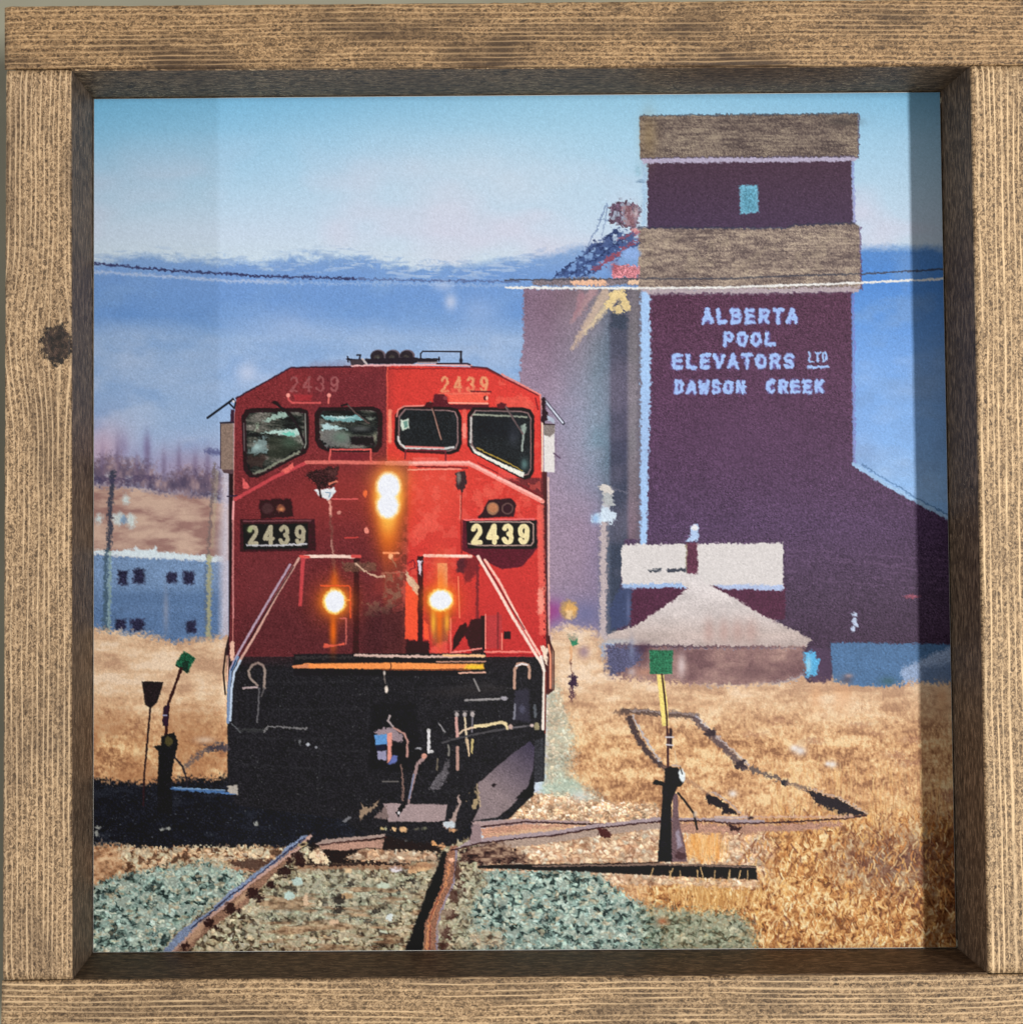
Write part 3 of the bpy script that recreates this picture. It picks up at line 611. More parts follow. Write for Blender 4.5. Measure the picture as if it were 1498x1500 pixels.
# ---------------------------------------------------------------- pale green ballast strip beside the engine, ballast slope
pal_far = [(196, 208, 196), (174, 196, 184), (214, 214, 196), (204, 190, 166), (182, 204, 200), (226, 216, 198)]
bf = pebbles(6, 201, pal_far, (140, 156, 144), 1.3, 2., .06)
bf = bf * .75 + mixmap(fbm(34, 22, 203, 3), [(.3, (176, 200, 188)), (.6, (206, 208, 190)), (.8, (226, 206, 178))]) * .25
region([(799, 1010), (812, 1000), (826, 1040), (838, 1075), (840, 1100), (834, 1130), (850, 1150), (880, 1170), (900, 1190), (790, 1190), (796, 1140)], bf * .8 + .2 * C((222, 214, 198)), GRAVEL, 9, 9, .8)
pal_cream = [(240, 212, 178), (232, 196, 158), (222, 178, 140), (246, 226, 198), (214, 190, 160), (226, 200, 176), (206, 160, 122), (208, 206, 190)]
cream = pebbles(8, 211, pal_cream, (166, 122, 96), 1.2, 2.4, .08) * .6 + .4 * mixmap(fbm(5, 4, 215, 2, XX + P2a * 8, YY + P2b * 8) * 1.6 - .3, [(.1, (150, 106, 84)), (.35, (216, 176, 142)), (.6, (238, 208, 176)), (.9, (248, 232, 206))])
cream2 = pebbles(5.5, 213, pal_cream[:6], (196, 150, 118), 1.3, 1.6, .05)
region([(736, 1200), (756, 1178), (784, 1162), (830, 1160), (850, 1172), (960, 1178), (975, 1212), (735, 1212)], cream2, GRAVEL, 2.4, 5)
poly([(790, 1150), (838, 1140), (858, 1165), (815, 1168), (790, 1160)], (176, 200, 186), None, 4, 6, alpha=.55)
gauss(850, 1166, 14, 8, (226, 226, 226), .6)
region([(690, 1228), (960, 1210), (1120, 1212), (1140, 1260), (1110, 1300), (700, 1290)], cream, GRAVEL, 3, 6)
# right-hand grass with orange stalks
g1 = fbm(4, 5.5, 221, 2, XX + N9a * 14 + P2a * 6, YY + N9b * 14) * .62 + fbm(26, 18, 222, 3) * .38; g2 = np.abs(fbm(8, 11, 223, 3, XX + N9b * 24, YY + N9a * 20) - .5) * 2
gold = mixmap(.53 + (g1 - .5) * 2.1 - np.clip(.13 - g2, 0, 1) * 1.1, [(.0, (110, 70, 46)), (.28, (172, 116, 72)), (.48, (208, 154, 98)), (.66, (228, 184, 126)), (.9, (246, 222, 174))])
dk = np.clip(1 - np.hypot((XX - 1310) / 120, (YY - 1262) / 62), 0, 1) ** .7 * np.clip((fbm(20, 16, 225, 3) - .22) * 3.6, 0, 1)
gold = gold * (1 - .8 * dk[..., None]) + C((96, 66, 66)) * (.8 * dk[..., None])
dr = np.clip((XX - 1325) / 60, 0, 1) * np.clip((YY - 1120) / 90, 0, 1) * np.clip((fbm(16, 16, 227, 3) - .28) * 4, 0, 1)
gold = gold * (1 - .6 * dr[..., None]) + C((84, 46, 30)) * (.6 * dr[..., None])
gold = gold * (1 + .05 * GRS[..., None])
kk = np.clip((YY + (N9a * 50) - 1165) / 60, 0, 1) * np.clip((XX + N9b * 60 - 1100) / 50, 0, 1)
kk = np.maximum(kk, np.clip((YY + N9a * 30 - 1290) / 14, 0, 1) * np.clip((XX - 935) / 20, 0, 1))
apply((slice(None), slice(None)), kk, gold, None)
IDS[kk > .5] = FIELD
IDS[(IDS == HILL) & (YY > 690) & (XX < 400)] = HOUSE
IDS[(IDS == HILL) & (YY > 800)] = FIELD
IDS[(IDS == HILL) & (XX > 735) & (XX < 1240) & (YY > 436)] = ELEV
pn = [(1230, 1200), (1412, 1180), (1412, 1260), (1300, 1250)]
for i in range(1500):        # single stalks
    x = rng.uniform(1080, 1408); y = rng.uniform(1190, 1392); l = rng.uniform(4, 13); a = rng.normal(0, .5)
    cc = [(250, 222, 170), (238, 186, 112), (214, 148, 88), (150, 88, 46), (120, 74, 60)][rng.integers(0, 5)]
    line([(x, y), (x + np.sin(a) * l * .5 + rng.normal(0, 1.5), y - l * .5), (x + np.sin(a) * l, y - l)], rng.uniform(1., 2.4), cc, None, .8, 0, rng.uniform(.35, .85))
for i in range(380):
    x = rng.uniform(1130, 1400); y = rng.uniform(1130, 1215); l = rng.uniform(8, 26)
    line([(x, y), (x + rng.normal(0, 3), y - l)], 1.5, [(240, 206, 150), (196, 140, 92), (226, 176, 120)][rng.integers(0, 3)], None, .8, 0, rng.uniform(.3, .7))
for i in range(420):        # tuft under the tie
    x = rng.normal(1046, 34); y = rng.uniform(1298, 1336); l = rng.uniform(6, 20)
    line([(x, y), (x + rng.normal(0, 4), y - l)], 1.5, [(240, 200, 140), (214, 164, 100), (186, 134, 80)][rng.integers(0, 3)], None, .7, 0, .75)
for i in range(260):        # orange tuft right of the stand
    x = rng.normal(1030, 16); y = rng.uniform(1238, 1266); l = abs(rng.normal(14, 12)) + 5
    line([(x, y), (x + rng.normal(0, 5), y - l)], 1.5, [(236, 176, 104), (222, 152, 84), (246, 206, 150)][rng.integers(0, 3)], None, .8, 0, .55)
for x, y, r_ in ((1163, 1096, 6), (1219, 1120, 6), (1073, 1163, 6), (1212, 1119, 4), (1172, 1100, 8)): gauss(x, y, r_, r_ * .8, (236, 234, 236), .85)
for x, y, rx, ry in ((1336, 1084, 14, 3.4), (1332, 1118, 16, 4), (1190, 1086, 14, 4), (1142, 1056, 10, 3), (1256, 1062, 14, 3), (1390, 1167, 9, 9), (1105, 1076, 14, 3), (1310, 1106, 14, 4), (1280, 1075, 10, 2)): ell(x, y, rx, ry, (160, 112, 92), None, 3, 6, .6)
for x in (1195, 1240, 1380, 1228): gauss(x, 1022, 8, 20, (222, 168, 126), .5)

# ---------------------------------------------------------------- half-buried track panel in the field
TC = (92, 74, 70)
line([(900, 1043), (916, 1045)], 5, (120, 92, 80), TIMBER, 1.6, 4, .8); line([(912, 1041), (965, 1045), (1020, 1049)], 8, TC, TIMBER, 1.6, 2.6, .92); line([(922, 1040), (1022, 1047)], 2, (190, 176, 178), None, 1.2, 3, .6)
line([(920, 1053), (938, 1088), (956, 1112), (972, 1124)], 8.5, (66, 54, 58), TIMBER, 1.6, 3, .92); line([(926, 1050), (945, 1082), (966, 1114)], 3, (184, 190, 208), None, 1.4, 3, .8)
line([(1016, 1052), (1040, 1076), (1062, 1098), (1090, 1124)], 8, (94, 78, 82), TIMBER, 1.6, 3, .9); line([(1020, 1050), (1064, 1092), (1096, 1120)], 3, (190, 190, 206), None, 1.4, 3, .7)
ell(1084, 1120, 8, 7, (58, 48, 54), TIMBER, 1.5, 4); ell(1040, 1074, 8, 5, (62, 50, 56), TIMBER, 1.5, 4)
line([(1098, 1126), (1130, 1138), (1152, 1146)], 6, (92, 82, 84), TIMBER, 1.6, 5, .85); ell(1149, 1147, 5, 5, (50, 48, 54), TIMBER, 1.4, 3); line([(1155, 1148), (1180, 1158)], 3, (170, 150, 140), None, 1.6, 4, .6)
poly([(1180, 1157), (1200, 1163), (1232, 1173), (1270, 1194), (1240, 1198), (1210, 1186), (1195, 1176)], (44, 38, 44), TIMBER, 1.4, 3.4); line([(1186, 1156), (1230, 1170), (1272, 1193)], 2, (190, 176, 176), None, 1.1, 3, .7)
for x, y in ((1222, 1190), (1235, 1196), (1208, 1186), (1248, 1197)): ell(x, y, 4, 4, (206, 166, 116), None, 1.4, 4, .8)
poly([(1033, 1161), (1060, 1174), (1082, 1193), (1056, 1192), (1058, 1184), (1040, 1178), (1036, 1180)], (40, 34, 40), TIMBER, 1.1, 2.6); line([(1042, 1160), (1064, 1172), (1084, 1191)], 2, (170, 166, 180), None, 1.1, 2, .7)
line([(972, 1124), (1000, 1140), (1036, 1162)], 5, (158, 122, 102), None, 2.4, 4, .6); line([(1152, 1147), (1184, 1158)], 5, (110, 90, 84), None, 2, 4, .7)

# ---------------------------------------------------------------- foreground ballast
pal_teal = [(172, 200, 192), (190, 214, 204), (152, 184, 174), (210, 220, 206), (162, 188, 168), (130, 160, 154), (214, 206, 180), (172, 202, 200), (176, 206, 196)]
teal = pebbles(9, 231, pal_teal, (56, 70, 68), 1.3, 3.6, .13)
pal_mix = [(184, 190, 160), (206, 190, 156), (160, 170, 142), (214, 184, 148), (172, 150, 122), (190, 202, 178), (156, 136, 108), (212, 198, 174)]
mix = pebbles(8.6, 233, pal_mix, (84, 68, 54), 1.6, 3.4, .11)
pal_org = [(222, 184, 148), (206, 166, 130), (232, 200, 164), (196, 150, 118), (218, 204, 172), (178, 176, 148), (206, 204, 176)]
org = pebbles(8.2, 235, pal_org, (120, 88, 68), 1.3, 2.8, .10)
def chips(seed, stops, sx=6.4, sy=5.0):
    v = fbm(sx, sy, seed, 2, XX + P2a * 9 + N9a * 8, YY + P2b * 9, .5); w_ = fbm(26, 16, seed + 2, 3)
    t_ = .55 + (v - .5) * 2.3 + (w_ - .5) * .4
    c_ = mixmap(t_, stops)
    wm = np.clip((fbm(7, 5, seed + 7, 2, XX + P2b * 8, YY) - .64) * 8, 0, 1)[..., None]
    c_ = c_ * (1 - wm * .8) + C((214, 190, 156)) * wm * .8 * (.75 + .5 * v[..., None])
    hl_ = np.clip((vnoise(4.2, 3.4, seed + 9, XX + P2a * 6, YY + P2b * 6) - .80) * 9, 0, 1)[..., None]
    return (c_ * (1 - hl_ * .6) + C((226, 232, 220)) * hl_ * .6) * (1 + .05 * GRS[..., None])
teal = .62 * chips(601, [(.10, (34, 44, 44)), (.27, (92, 112, 106)), (.42, (144, 172, 162)), (.62, (176, 202, 192)), (.85, (206, 218, 204))]) + .38 * teal
mix = .62 * chips(611, [(.12, (50, 40, 34)), (.28, (116, 100, 78)), (.45, (166, 158, 126)), (.62, (192, 190, 158)), (.85, (222, 212, 184))]) + .38 * mix
org = .6 * chips(621, [(.12, (70, 48, 38)), (.28, (150, 110, 84)), (.45, (202, 164, 126)), (.65, (222, 196, 160)), (.85, (232, 222, 192))]) + .4 * org
full = [(126, 1236), (460, 1236), (700, 1226), (700, 1410), (126, 1410)]
region(full, mix, GRAVEL, 1.5, 5)
region([(126, 1236), (440, 1236), (410, 1262), (360, 1284), (300, 1270), (200, 1285), (126, 1300)], org, GRAVEL, 4, 7)
region([(126, 1240), (172, 1236), (182, 1270), (160, 1296), (126, 1300)], mixmap(fbm(6, 6, 237, 3), [(.3, (136, 94, 68)), (.5, (198, 148, 110)), (.75, (230, 192, 152))]), GRAVEL, 4, 8, .8)
region([(126, 1300), (170, 1284), (230, 1272), (300, 1262), (352, 1276), (362, 1290), (320, 1318), (262, 1362), (232, 1410), (126, 1410)], teal, GRAVEL, 4, 8)
region([(480, 1276), (560, 1290), (620, 1280), (610, 1320), (560, 1360), (420, 1350), (360, 1370), (400, 1310)], teal, None, 16, 12, .3)
brn = np.clip((fbm(46, 7, 239, 3) - .50) * 6, 0, 1) * (YY > 1300) * (XX > 380) * (XX < 640)
apply((slice(None), slice(None)), brn, mixmap(fbm(12, 4, 241, 3), [(.3, (118, 84, 62)), (.7, (198, 156, 120))]), None, .6)
region([(670, 1290), (700, 1275), (760, 1276), (830, 1270), (880, 1284), (935, 1322), (962, 1345), (975, 1410), (660, 1410)], teal, GRAVEL, 3, 7)
region([(655, 1260), (700, 1262), (715, 1290), (690, 1330), (690, 1410), (650, 1410)], mix, GRAVEL, 6, 8, .85)
region([(935, 1326), (1000, 1334), (1080, 1338), (1105, 1360), (1110, 1410), (940, 1410)], teal * .82 + C((14, 10, 0)), GRAVEL, 7, 10, .85)
region([(690, 1366), (735, 1362), (740, 1388), (695, 1388)], org, None, 5, 6, .7)
gauss(970, 1350, 8, 5, (176, 110, 76), .9); gauss(500, 1262, 70, 6, (190, 146, 110), .5)
# big stones between the rails
for x, y, rx, ry, c_ in ((580, 1273, 9, 5, (226, 220, 228)), (620, 1270, 12, 7, (226, 184, 140)), (604, 1275, 7, 5, (216, 172, 130)), (561, 1298, 11, 5, (196, 208, 190)), (571, 1344, 5, 6, (222, 232, 232)), (508, 1313, 10, 5, (178, 146, 110)), (510, 1276, 5, 4, (230, 200, 160)), (448, 1318, 4, 9, (220, 190, 160)), (424, 1313, 7, 6, (190, 214, 208)), (489, 1351, 7, 4, (224, 190, 160)), (435, 1292, 8, 6, (184, 206, 200))): ell(x, y, rx, ry, c_, None, 1.1, 2.2, .95)
for x, y, rx, ry in ((496, 1318, 9, 7), (496, 1333, 9, 5), (602, 1292, 9, 4), (513, 1296, 7, 4), (551, 1335, 6, 4), (586, 1300, 5, 3)): ell(x, y, rx, ry, (48, 42, 40), None, 1.4, 5, .85)

# ---------------------------------------------------------------- deep shade left of and under the engine
DK = (30, 31, 38)
poly([(126, 1141), (210, 1148), (250, 1142), (340, 1138), (345, 1236), (126, 1236)], DK, SHADE, 4, 7, tex=.35)
poly([(126, 1150), (345, 1150), (500, 1150), (560, 1160), (700, 1200), (698, 1225), (640, 1240), (560, 1236), (450, 1243), (380, 1240), (250, 1241), (190, 1240), (160, 1230), (126, 1222)], DK, SHADE, 1.4, 5, tex=.3)
ms = np.clip((fbm(30, 10, 251, 4) - .5) * 3, 0, 1) * (YY > 1150) * (YY < 1234) * (XX < 520)
apply((slice(None), slice(None)), ms, (58, 62, 72), None, .5)
for x, y, rx, ry in ((142, 1222, 3, 5), (143, 1212, 4, 2), (238, 1215, 4, 2), (246, 1214, 3, 2.4), (375, 1207, 2.4, 3)): ell(x, y, rx, ry, (176, 178, 172), None, 1, 2, .8)
for i in range(70): ell(rng.uniform(140, 470), rng.uniform(1160, 1232), rng.uniform(.6, 1.5), rng.uniform(.5, 1.1), (90, 96, 104), None, .6, 0, .6)

# ---------------------------------------------------------------- engine underframe
BK = (37, 36, 40)
poly([(333, 958), (806, 958), (800, 1017), (797, 1145), (782, 1146), (781, 1165), (745, 1200), (690, 1205), (660, 1240), (560, 1240), (500, 1200), (345, 1180), (333, 1145)], BK, LOCO, .9, .6, tex=.22)
for i in range(330):
    ell(rng.uniform(345, 770), rng.uniform(985, 1200), rng.uniform(.5, 1.4), rng.uniform(.5, 1.3), (96, 98, 100), None, .6, 0, rng.uniform(.2, .6))
poly([(690, 1000), (720, 1000), (745, 1010), (700, 1020), (620, 1018)], (58, 54, 54), None, 6, 4, alpha=.5)
for (xa, ya, xb, yb) in ((345, 1000, 345, 1060), (362, 1012, 362, 1060), (395, 1000, 520, 998), (400, 1040, 540, 1038), (345, 1080, 480, 1084), (420, 1100, 540, 1100), (470, 1100, 465, 1180), (540, 1010, 540, 1060), (610, 1010, 720, 1004), (600, 1040, 660, 1036), (350, 1120, 460, 1126), (700, 1085, 770, 1078), (640, 1160, 680, 1160), (510, 1130, 560, 1128)):
    line([(xa, ya), (xb, yb)], 3, (54, 54, 58), None, 1.8, 2, .4)
poly([(545, 1030), (610, 1030), (620, 1130), (540, 1130)], (28, 27, 31), None, 3, 3, alpha=.7)
# railings and steps, left
line([(331, 950), (327, 985), (330, 1017)], 2.6, (44, 30, 32), LOCO, .8); line([(334, 960), (333, 1010)], 1.6, (226, 178, 160), None, .7)
line([(340, 1060), (348, 1069), (352, 1073)], 1.6, (120, 124, 130), None, .8, 1, .8)
LG = (150, 146, 150)
line([(377, 1004), (366, 993), (364, 984), (369, 974), (377, 971), (385, 974), (388, 981), (387, 1008)], 3.4, (150, 134, 126), RAILING, .8, .8); line([(387, 1008), (383, 1020)], 2, (90, 86, 88), None, .8)
line([(380, 1008), (377, 1058)], 2, (110, 108, 112), RAILING, .8, 1, .9); line([(356, 1008), (377, 1007)], 3, (170, 152, 154), RAILING, .7, .8)
line([(388, 1072), (392, 1065), (410, 1065), (449, 1068)], 2.4, (134, 132, 134), RAILING, .8, 2, .85); line([(350, 1070), (385, 1070)], 4, (70, 72, 72), None, 2, 3, .6)
ell(439, 1087, 1.6, 3.4, (120, 122, 126), None, .8, 1, .8); ell(451, 1091, 3, 2.4, (176, 180, 190), None, .8, 1); ell(463, 1095, 2, 2, (130, 132, 140), None, .8)
# coupler gear
poly([(548, 1072), (560, 1067), (574, 1065), (590, 1078), (590, 1086), (575, 1086), (552, 1078)], (150, 132, 140), LOCO, 1, 2)
poly([(549, 1077), (567, 1076), (567, 1092), (550, 1093)], (96, 148, 206), LOCO, 1, 1.6); poly([(550, 1092), (566, 1090), (564, 1099), (552, 1100)], (34, 34, 50), LOCO, 1, 1)
poly([(553, 1101), (566, 1099), (566, 1114), (552, 1112)], (150, 148, 178), LOCO, 1, 1.4); poly([(567, 1075), (574, 1073), (573, 1113), (567, 1118)], (222, 150, 136), LOCO, .8, 1); poly([(574, 1106), (582, 1108), (580, 1118), (568, 1120)], (98, 110, 170), LOCO, 1, 1.6)
line([(571, 1048), (568, 1056), (575, 1064)], 3, (170, 156, 158), None, .8, 1); line([(576, 1066), (592, 1075), (597, 1085), (596, 1108)], 3.2, (180, 138, 130), RAILING, .8, 1)
line([(587, 1120), (590, 1150), (590, 1172)], 2.6, (120, 96, 90), RAILING, .8, 1.6); line([(560, 1145), (583, 1145)], 1.8, (110, 106, 104), None, .8)
ell(628, 1070, 3, 3, (196, 194, 196), None, .8, 1); line([(628, 1073), (628, 1102)], 4.2, (214, 212, 216), RAILING, .8, .8); ell(632, 1101, 3, 2.4, (196, 194, 196), None, .8)
line([(622, 1109), (611, 1120), (604, 1150), (598, 1176)], 5.5, (160, 134, 134), RAILING, .9, 1.2, w2=3); ell(621, 1108, 4, 4, (206, 150, 134), None, .9, 1); line([(606, 1135), (599, 1170)], 2, (120, 130, 160), None, .8)
ell(613, 1097, 4, 1.6, (150, 150, 156), None, .8, 1)
poly([(640, 1137), (655, 1114), (658, 1116), (655, 1140), (643, 1157), (627, 1157)], (96, 92, 98), LOCO, 1.4, 3, tex=.2); line([(657, 1092), (657, 1107)], 2.4, (130, 126, 120), None, .8, 1); line([(641, 1112), (640, 1128)], 2, (120, 110, 96), None, .8, 1)
line([(643, 1061), (651, 1072)], 2.2, (140, 138, 142), None, .8, 1); line([(694, 995), (702, 1012)], 2.6, (134, 130, 130), RAILING, .8); line([(681, 1026), (731, 1024)], 3, (152, 148, 150), RAILING, .8, .8); ell(738, 1023, 5, 3, (160, 156, 166), None, .8, 1)
for x in (669, 681, 692): ell(x, 1047, 3, 4, (176, 166, 166), None, .8, 1); line([(x - 3, 1042), (x + 3, 1042)], 1.5, (110, 104, 106), None, .7)
line([(668, 1052), (670, 1080)], 4.4, (206, 160, 154), RAILING, .7, .6); line([(670, 1095), (670, 1127)], 4.4, (176, 140, 130), RAILING, .7, .6)
line([(681, 1052), (683, 1080)], 2.8, (214, 196, 166), RAILING, .7, .6); line([(684, 1084), (687, 1107)], 4.4, (206, 180, 150), RAILING, .8, 1, w2=2); line([(692, 1052), (691, 1072)], 2.4, (120, 116, 126), RAILING, .7); line([(692, 1084), (691, 1104)], 4, (190, 172, 120), RAILING, .8, 1, w2=1.6)
line([(648, 1088), (672, 1081), (720, 1071), (776, 1063)], 3, (74, 72, 76), RAILING, .8, 1); line([(673, 1075), (678, 1070), (700, 1064)], 2.6, (222, 196, 170), RAILING, .8, .8); line([(696, 1064), (716, 1062), (735, 1058), (741, 1061), (743, 1067)], 4.6, (228, 208, 164), RAILING, .8, .8); ell(748, 1065, 3.4, 3.4, (196, 168, 160), None, .8, 1)
line([(752, 1066), (770, 1064)], 2, (110, 106, 112), None, .8)
line([(753, 1008), (754, 980), (758, 973), (765, 972), (773, 974), (775.5, 980), (775, 993)], 4.2, (188, 150, 132), RAILING, .8, .6); line([(756, 976), (764, 972.5), (772, 974)], 2.4, (224, 216, 216), None, .7)
poly([(754, 1012), (774, 1008), (776, 1058), (753, 1056)], (58, 56, 70), None, 2, 2, alpha=.8); line([(754, 1032), (753, 1053)], 3, (126, 126, 140), None, .9, 1); line([(783, 1034), (784, 1050)], 4, (106, 112, 120), None, 1, 1, .8); ell(765, 1039, 4, 6, (90, 90, 112), None, 1.6, 2, .7)
ell(779, 1063, 3, 2.4, (200, 180, 176), None, .8); ell(786, 1064, 4, 5, (150, 140, 110), None, 1, 1.5)
# plough
poly([(700, 1148), (748, 1106), (776, 1086), (783, 1096), (781, 1125), (773, 1152), (750, 1180), (729, 1197), (692, 1203), (703, 1182)], (140, 124, 128), PLOUGH, .9, .8, tex=.09, grad=(725, 1160, 782, 1092, (66, 60, 80)))
poly([(719, 1150), (723, 1147), (727, 1150), (722, 1154)], (44, 36, 40), None, .8, 1); line([(699, 1150), (703, 1182)], 2.4, (206, 180, 150), None, .8, 1.6, .8)
poly([(782, 1155), (783, 1085), (796, 1080), (796, 1145), (784, 1146)], (54, 54, 60), LOCO, 1, .5, tex=.2)
poly([(755, 1170), (773, 1152), (782, 1138), (782, 1166), (776, 1169)], (24, 22, 26), LOCO, .9, 1.4)
poly([(682, 1170), (690, 1160), (697, 1152), (702, 1180), (694, 1186)], (190, 166, 128), None, 1.2, 3.6, alpha=.85, tfun=lambda s: np.clip((fbm(5, 8, 261, 2)[s] - .38) * 6, 0, 1))

# ---------------------------------------------------------------- the shaded centre of the track
poly([(561, 1178), (567, 1177), (655, 1179), (652, 1202), (640, 1204), (569, 1204)], (164, 144, 146), TRACK, .9, 1, tex=.06)
poly([(548, 1198), (566, 1180), (569, 1200)], (126, 108, 106), TRACK, 1, 2.4); poly([(580, 1190), (591, 1174), (596, 1178), (584, 1198)], (26, 24, 30), None, .9, 2); ell(584, 1191, 2, 2.4, (210, 206, 210), None, .8)
poly([(529, 1176), (533, 1184), (545, 1182), (557, 1170), (551, 1182), (535, 1194), (527, 1203)], (150, 128, 108), TRACK, 1, 2.4); poly([(501, 1204), (510, 1196), (514, 1198), (506, 1205)], (112, 112, 118), None, 1, 1.5)
poly([(648, 1208), (660, 1200), (672, 1178), (668, 1168), (672, 1165), (676, 1178), (668, 1195), (664, 1212), (652, 1214)], (168, 146, 140), TRACK, 1, 2); ell(658, 1208, 8, 5, (196, 206, 214), None, 1.2, 2); ell(663, 1216, 5, 3, (206, 156, 116), None, 1.2, 2)
for x, y, rx, ry, c_ in ((560, 1215, 3, 2, (190, 170, 120)), (577, 1215, 3.4, 3, (226, 186, 140)), (590, 1215, 6, 3.6, (220, 176, 130)), (565, 1214, 2, 2, (170, 170, 140)), (610, 1215, 4, 2, (96, 92, 80)), (622, 1214, 4, 2, (100, 100, 84)), (636, 1236, 4, 4, (216, 160, 110)), (646, 1240, 6, 4, (206, 156, 116)), (594, 1232, 3, 2, (92, 94, 96)), (572, 1238, 3, 2, (80, 82, 88))): ell(x, y, rx, ry, c_, None, 1, 2)
poly([(456, 1236), (568, 1226), (646, 1240), (642, 1262), (560, 1266), (450, 1266)], (40, 32, 30), GRAVEL, 2, 4)
region([(505, 1256), (530, 1244), (560, 1244), (575, 1246), (640, 1248), (640, 1262), (560, 1264), (510, 1260)], cream * .92, None, 1.4, 4, .95)
region([(452, 1250), (470, 1240), (480, 1262), (462, 1266)], cream, None, 2, 3, .9)
poly([(462, 1236), (475, 1230), (520, 1226), (564, 1222), (564, 1227), (500, 1234), (468, 1240)], (164, 142, 134), TRACK, .9, 1.4); line([(468, 1238), (520, 1232), (565, 1227)], 2, (66, 40, 40), None, .8, 1)
poly([(468, 1239), (515, 1234), (562, 1230), (560, 1243), (540, 1242), (520, 1244), (505, 1247), (470, 1244)], (182, 142, 126), TRACK, 1, 1.6, tex=.1)
poly([(435, 1268), (640, 1265), (640, 1272), (435, 1275)], (146, 104, 80), None, 2.4, 3, alpha=.7); line([(435, 1267), (500, 1267), (600, 1265)], 2.4, (40, 28, 30), None, .9, 3, .9)
for x, y in ((459, 1252), (463, 1260), (474, 1257), (478, 1262)): ell(x, y, 5, 5, (236, 214, 180), None, 1, 3)
# left rail
poly([(335, 1262), (380, 1258), (405, 1262), (375, 1276), (340, 1270)], (70, 48, 42), None, 2, 4, alpha=.85)
line([(340, 1272), (372, 1276)], 3, (170, 120, 96), None, 1.2, 3, .8)
poly([(456, 1222), (448, 1236), (432, 1248), (418, 1266), (398, 1283), (361, 1325), (330, 1345), (300, 1368), (270, 1400), (248, 1400), (300, 1345), (364, 1292), (402, 1265), (425, 1240)], (140, 106, 88), TRACK, 1, 2, tex=.16)
poly([(443, 1224), (420, 1240), (404, 1258), (375, 1278), (334, 1308), (307, 1335), (266, 1362), (234, 1400), (246, 1400), (285, 1360), (308, 1340), (340, 1316), (368, 1292), (395, 1272), (428, 1244), (452, 1224)], (126, 140, 170), TRACK, 1.1, 2.2, tex=.12)
line([(445, 1228), (415, 1252), (372, 1288), (338, 1312), (305, 1341), (280, 1360)], 2.2, (40, 36, 58), None, .8, 1.4, .85); line([(455, 1224), (440, 1240), (400, 1270), (364, 1296), (340, 1318), (306, 1345), (285, 1362), (262, 1386), (248, 1400)], 3.6, (190, 156, 146), TRACK, 1, 2)
poly([(368, 1298), (358, 1318), (330, 1338), (345, 1320)], (196, 160, 130), None, 2, 2, alpha=.8); poly([(300, 1345), (296, 1366), (268, 1392), (262, 1392)], (196, 158, 130), None, 2, 2, alpha=.8)
for x, y, r_ in ((370, 1308, 9), (380, 1316, 6), (337, 1331, 9), (350, 1336, 5), (306, 1353, 8), (318, 1360, 5), (271, 1386, 7), (418, 1277, 9), (396, 1296, 7), (424, 1262, 6), (436, 1254, 8), (440, 1264, 7)): ell(x, y, r_, r_ * .9, (44, 28, 28), TRACK, 1.5, 4, .92)
ell(443, 1237, 7, 3.4, (190, 170, 130), None, 1, 2); ell(443, 1237, 4, 2, (50, 38, 36), None, 1, 1)
# right rail
poly([(647, 1248), (657, 1248), (649, 1295), (624, 1352), (618, 1400), (590, 1400), (604, 1365), (624, 1309), (638, 1275)], (22, 20, 24), TRACK, 1.2, 2)
poly([(660, 1240), (670, 1240), (668, 1270), (665, 1296), (654, 1316), (642, 1352), (640, 1400), (620, 1400), (622, 1352), (640, 1316), (648, 1296), (652, 1262)], (150, 106, 86), TRACK, .9, 2, tex=.16)
line([(668, 1245), (667, 1268), (664, 1296), (652, 1318), (641, 1352), (639, 1400)], 3, (150, 142, 160), TRACK, .9, 1.6, .9); line([(658, 1268), (652, 1296), (640, 1320), (628, 1354), (625, 1400)], 3, (226, 152, 104), None, 1.2, 3, .8); line([(648, 1300), (634, 1335), (629, 1350)], 1.6, (110, 52, 50), None, .8, 1, .8); line([(630, 1356), (629, 1396)], 1.6, (130, 62, 56), None, .8, 1, .8)
ell(661, 1260, 4, 3, (250, 190, 160), None, .9, 1.4)
for x, y, rx, ry in ((670, 1276, 6, 14), (664, 1312, 8, 10), (658, 1340, 10, 8), (652, 1368, 8, 10), (650, 1388, 8, 8), (676, 1300, 5, 6)): ell(x, y, rx, ry, (70, 42, 38), None, 2.4, 6, .8)
poly([(645, 1336), (662, 1332), (660, 1342), (645, 1346)], (170, 150, 130), None, 2, 3, alpha=.7); poly([(640, 1354), (652, 1354), (650, 1368), (640, 1366)], (160, 140, 120), None, 2, 3, alpha=.7)
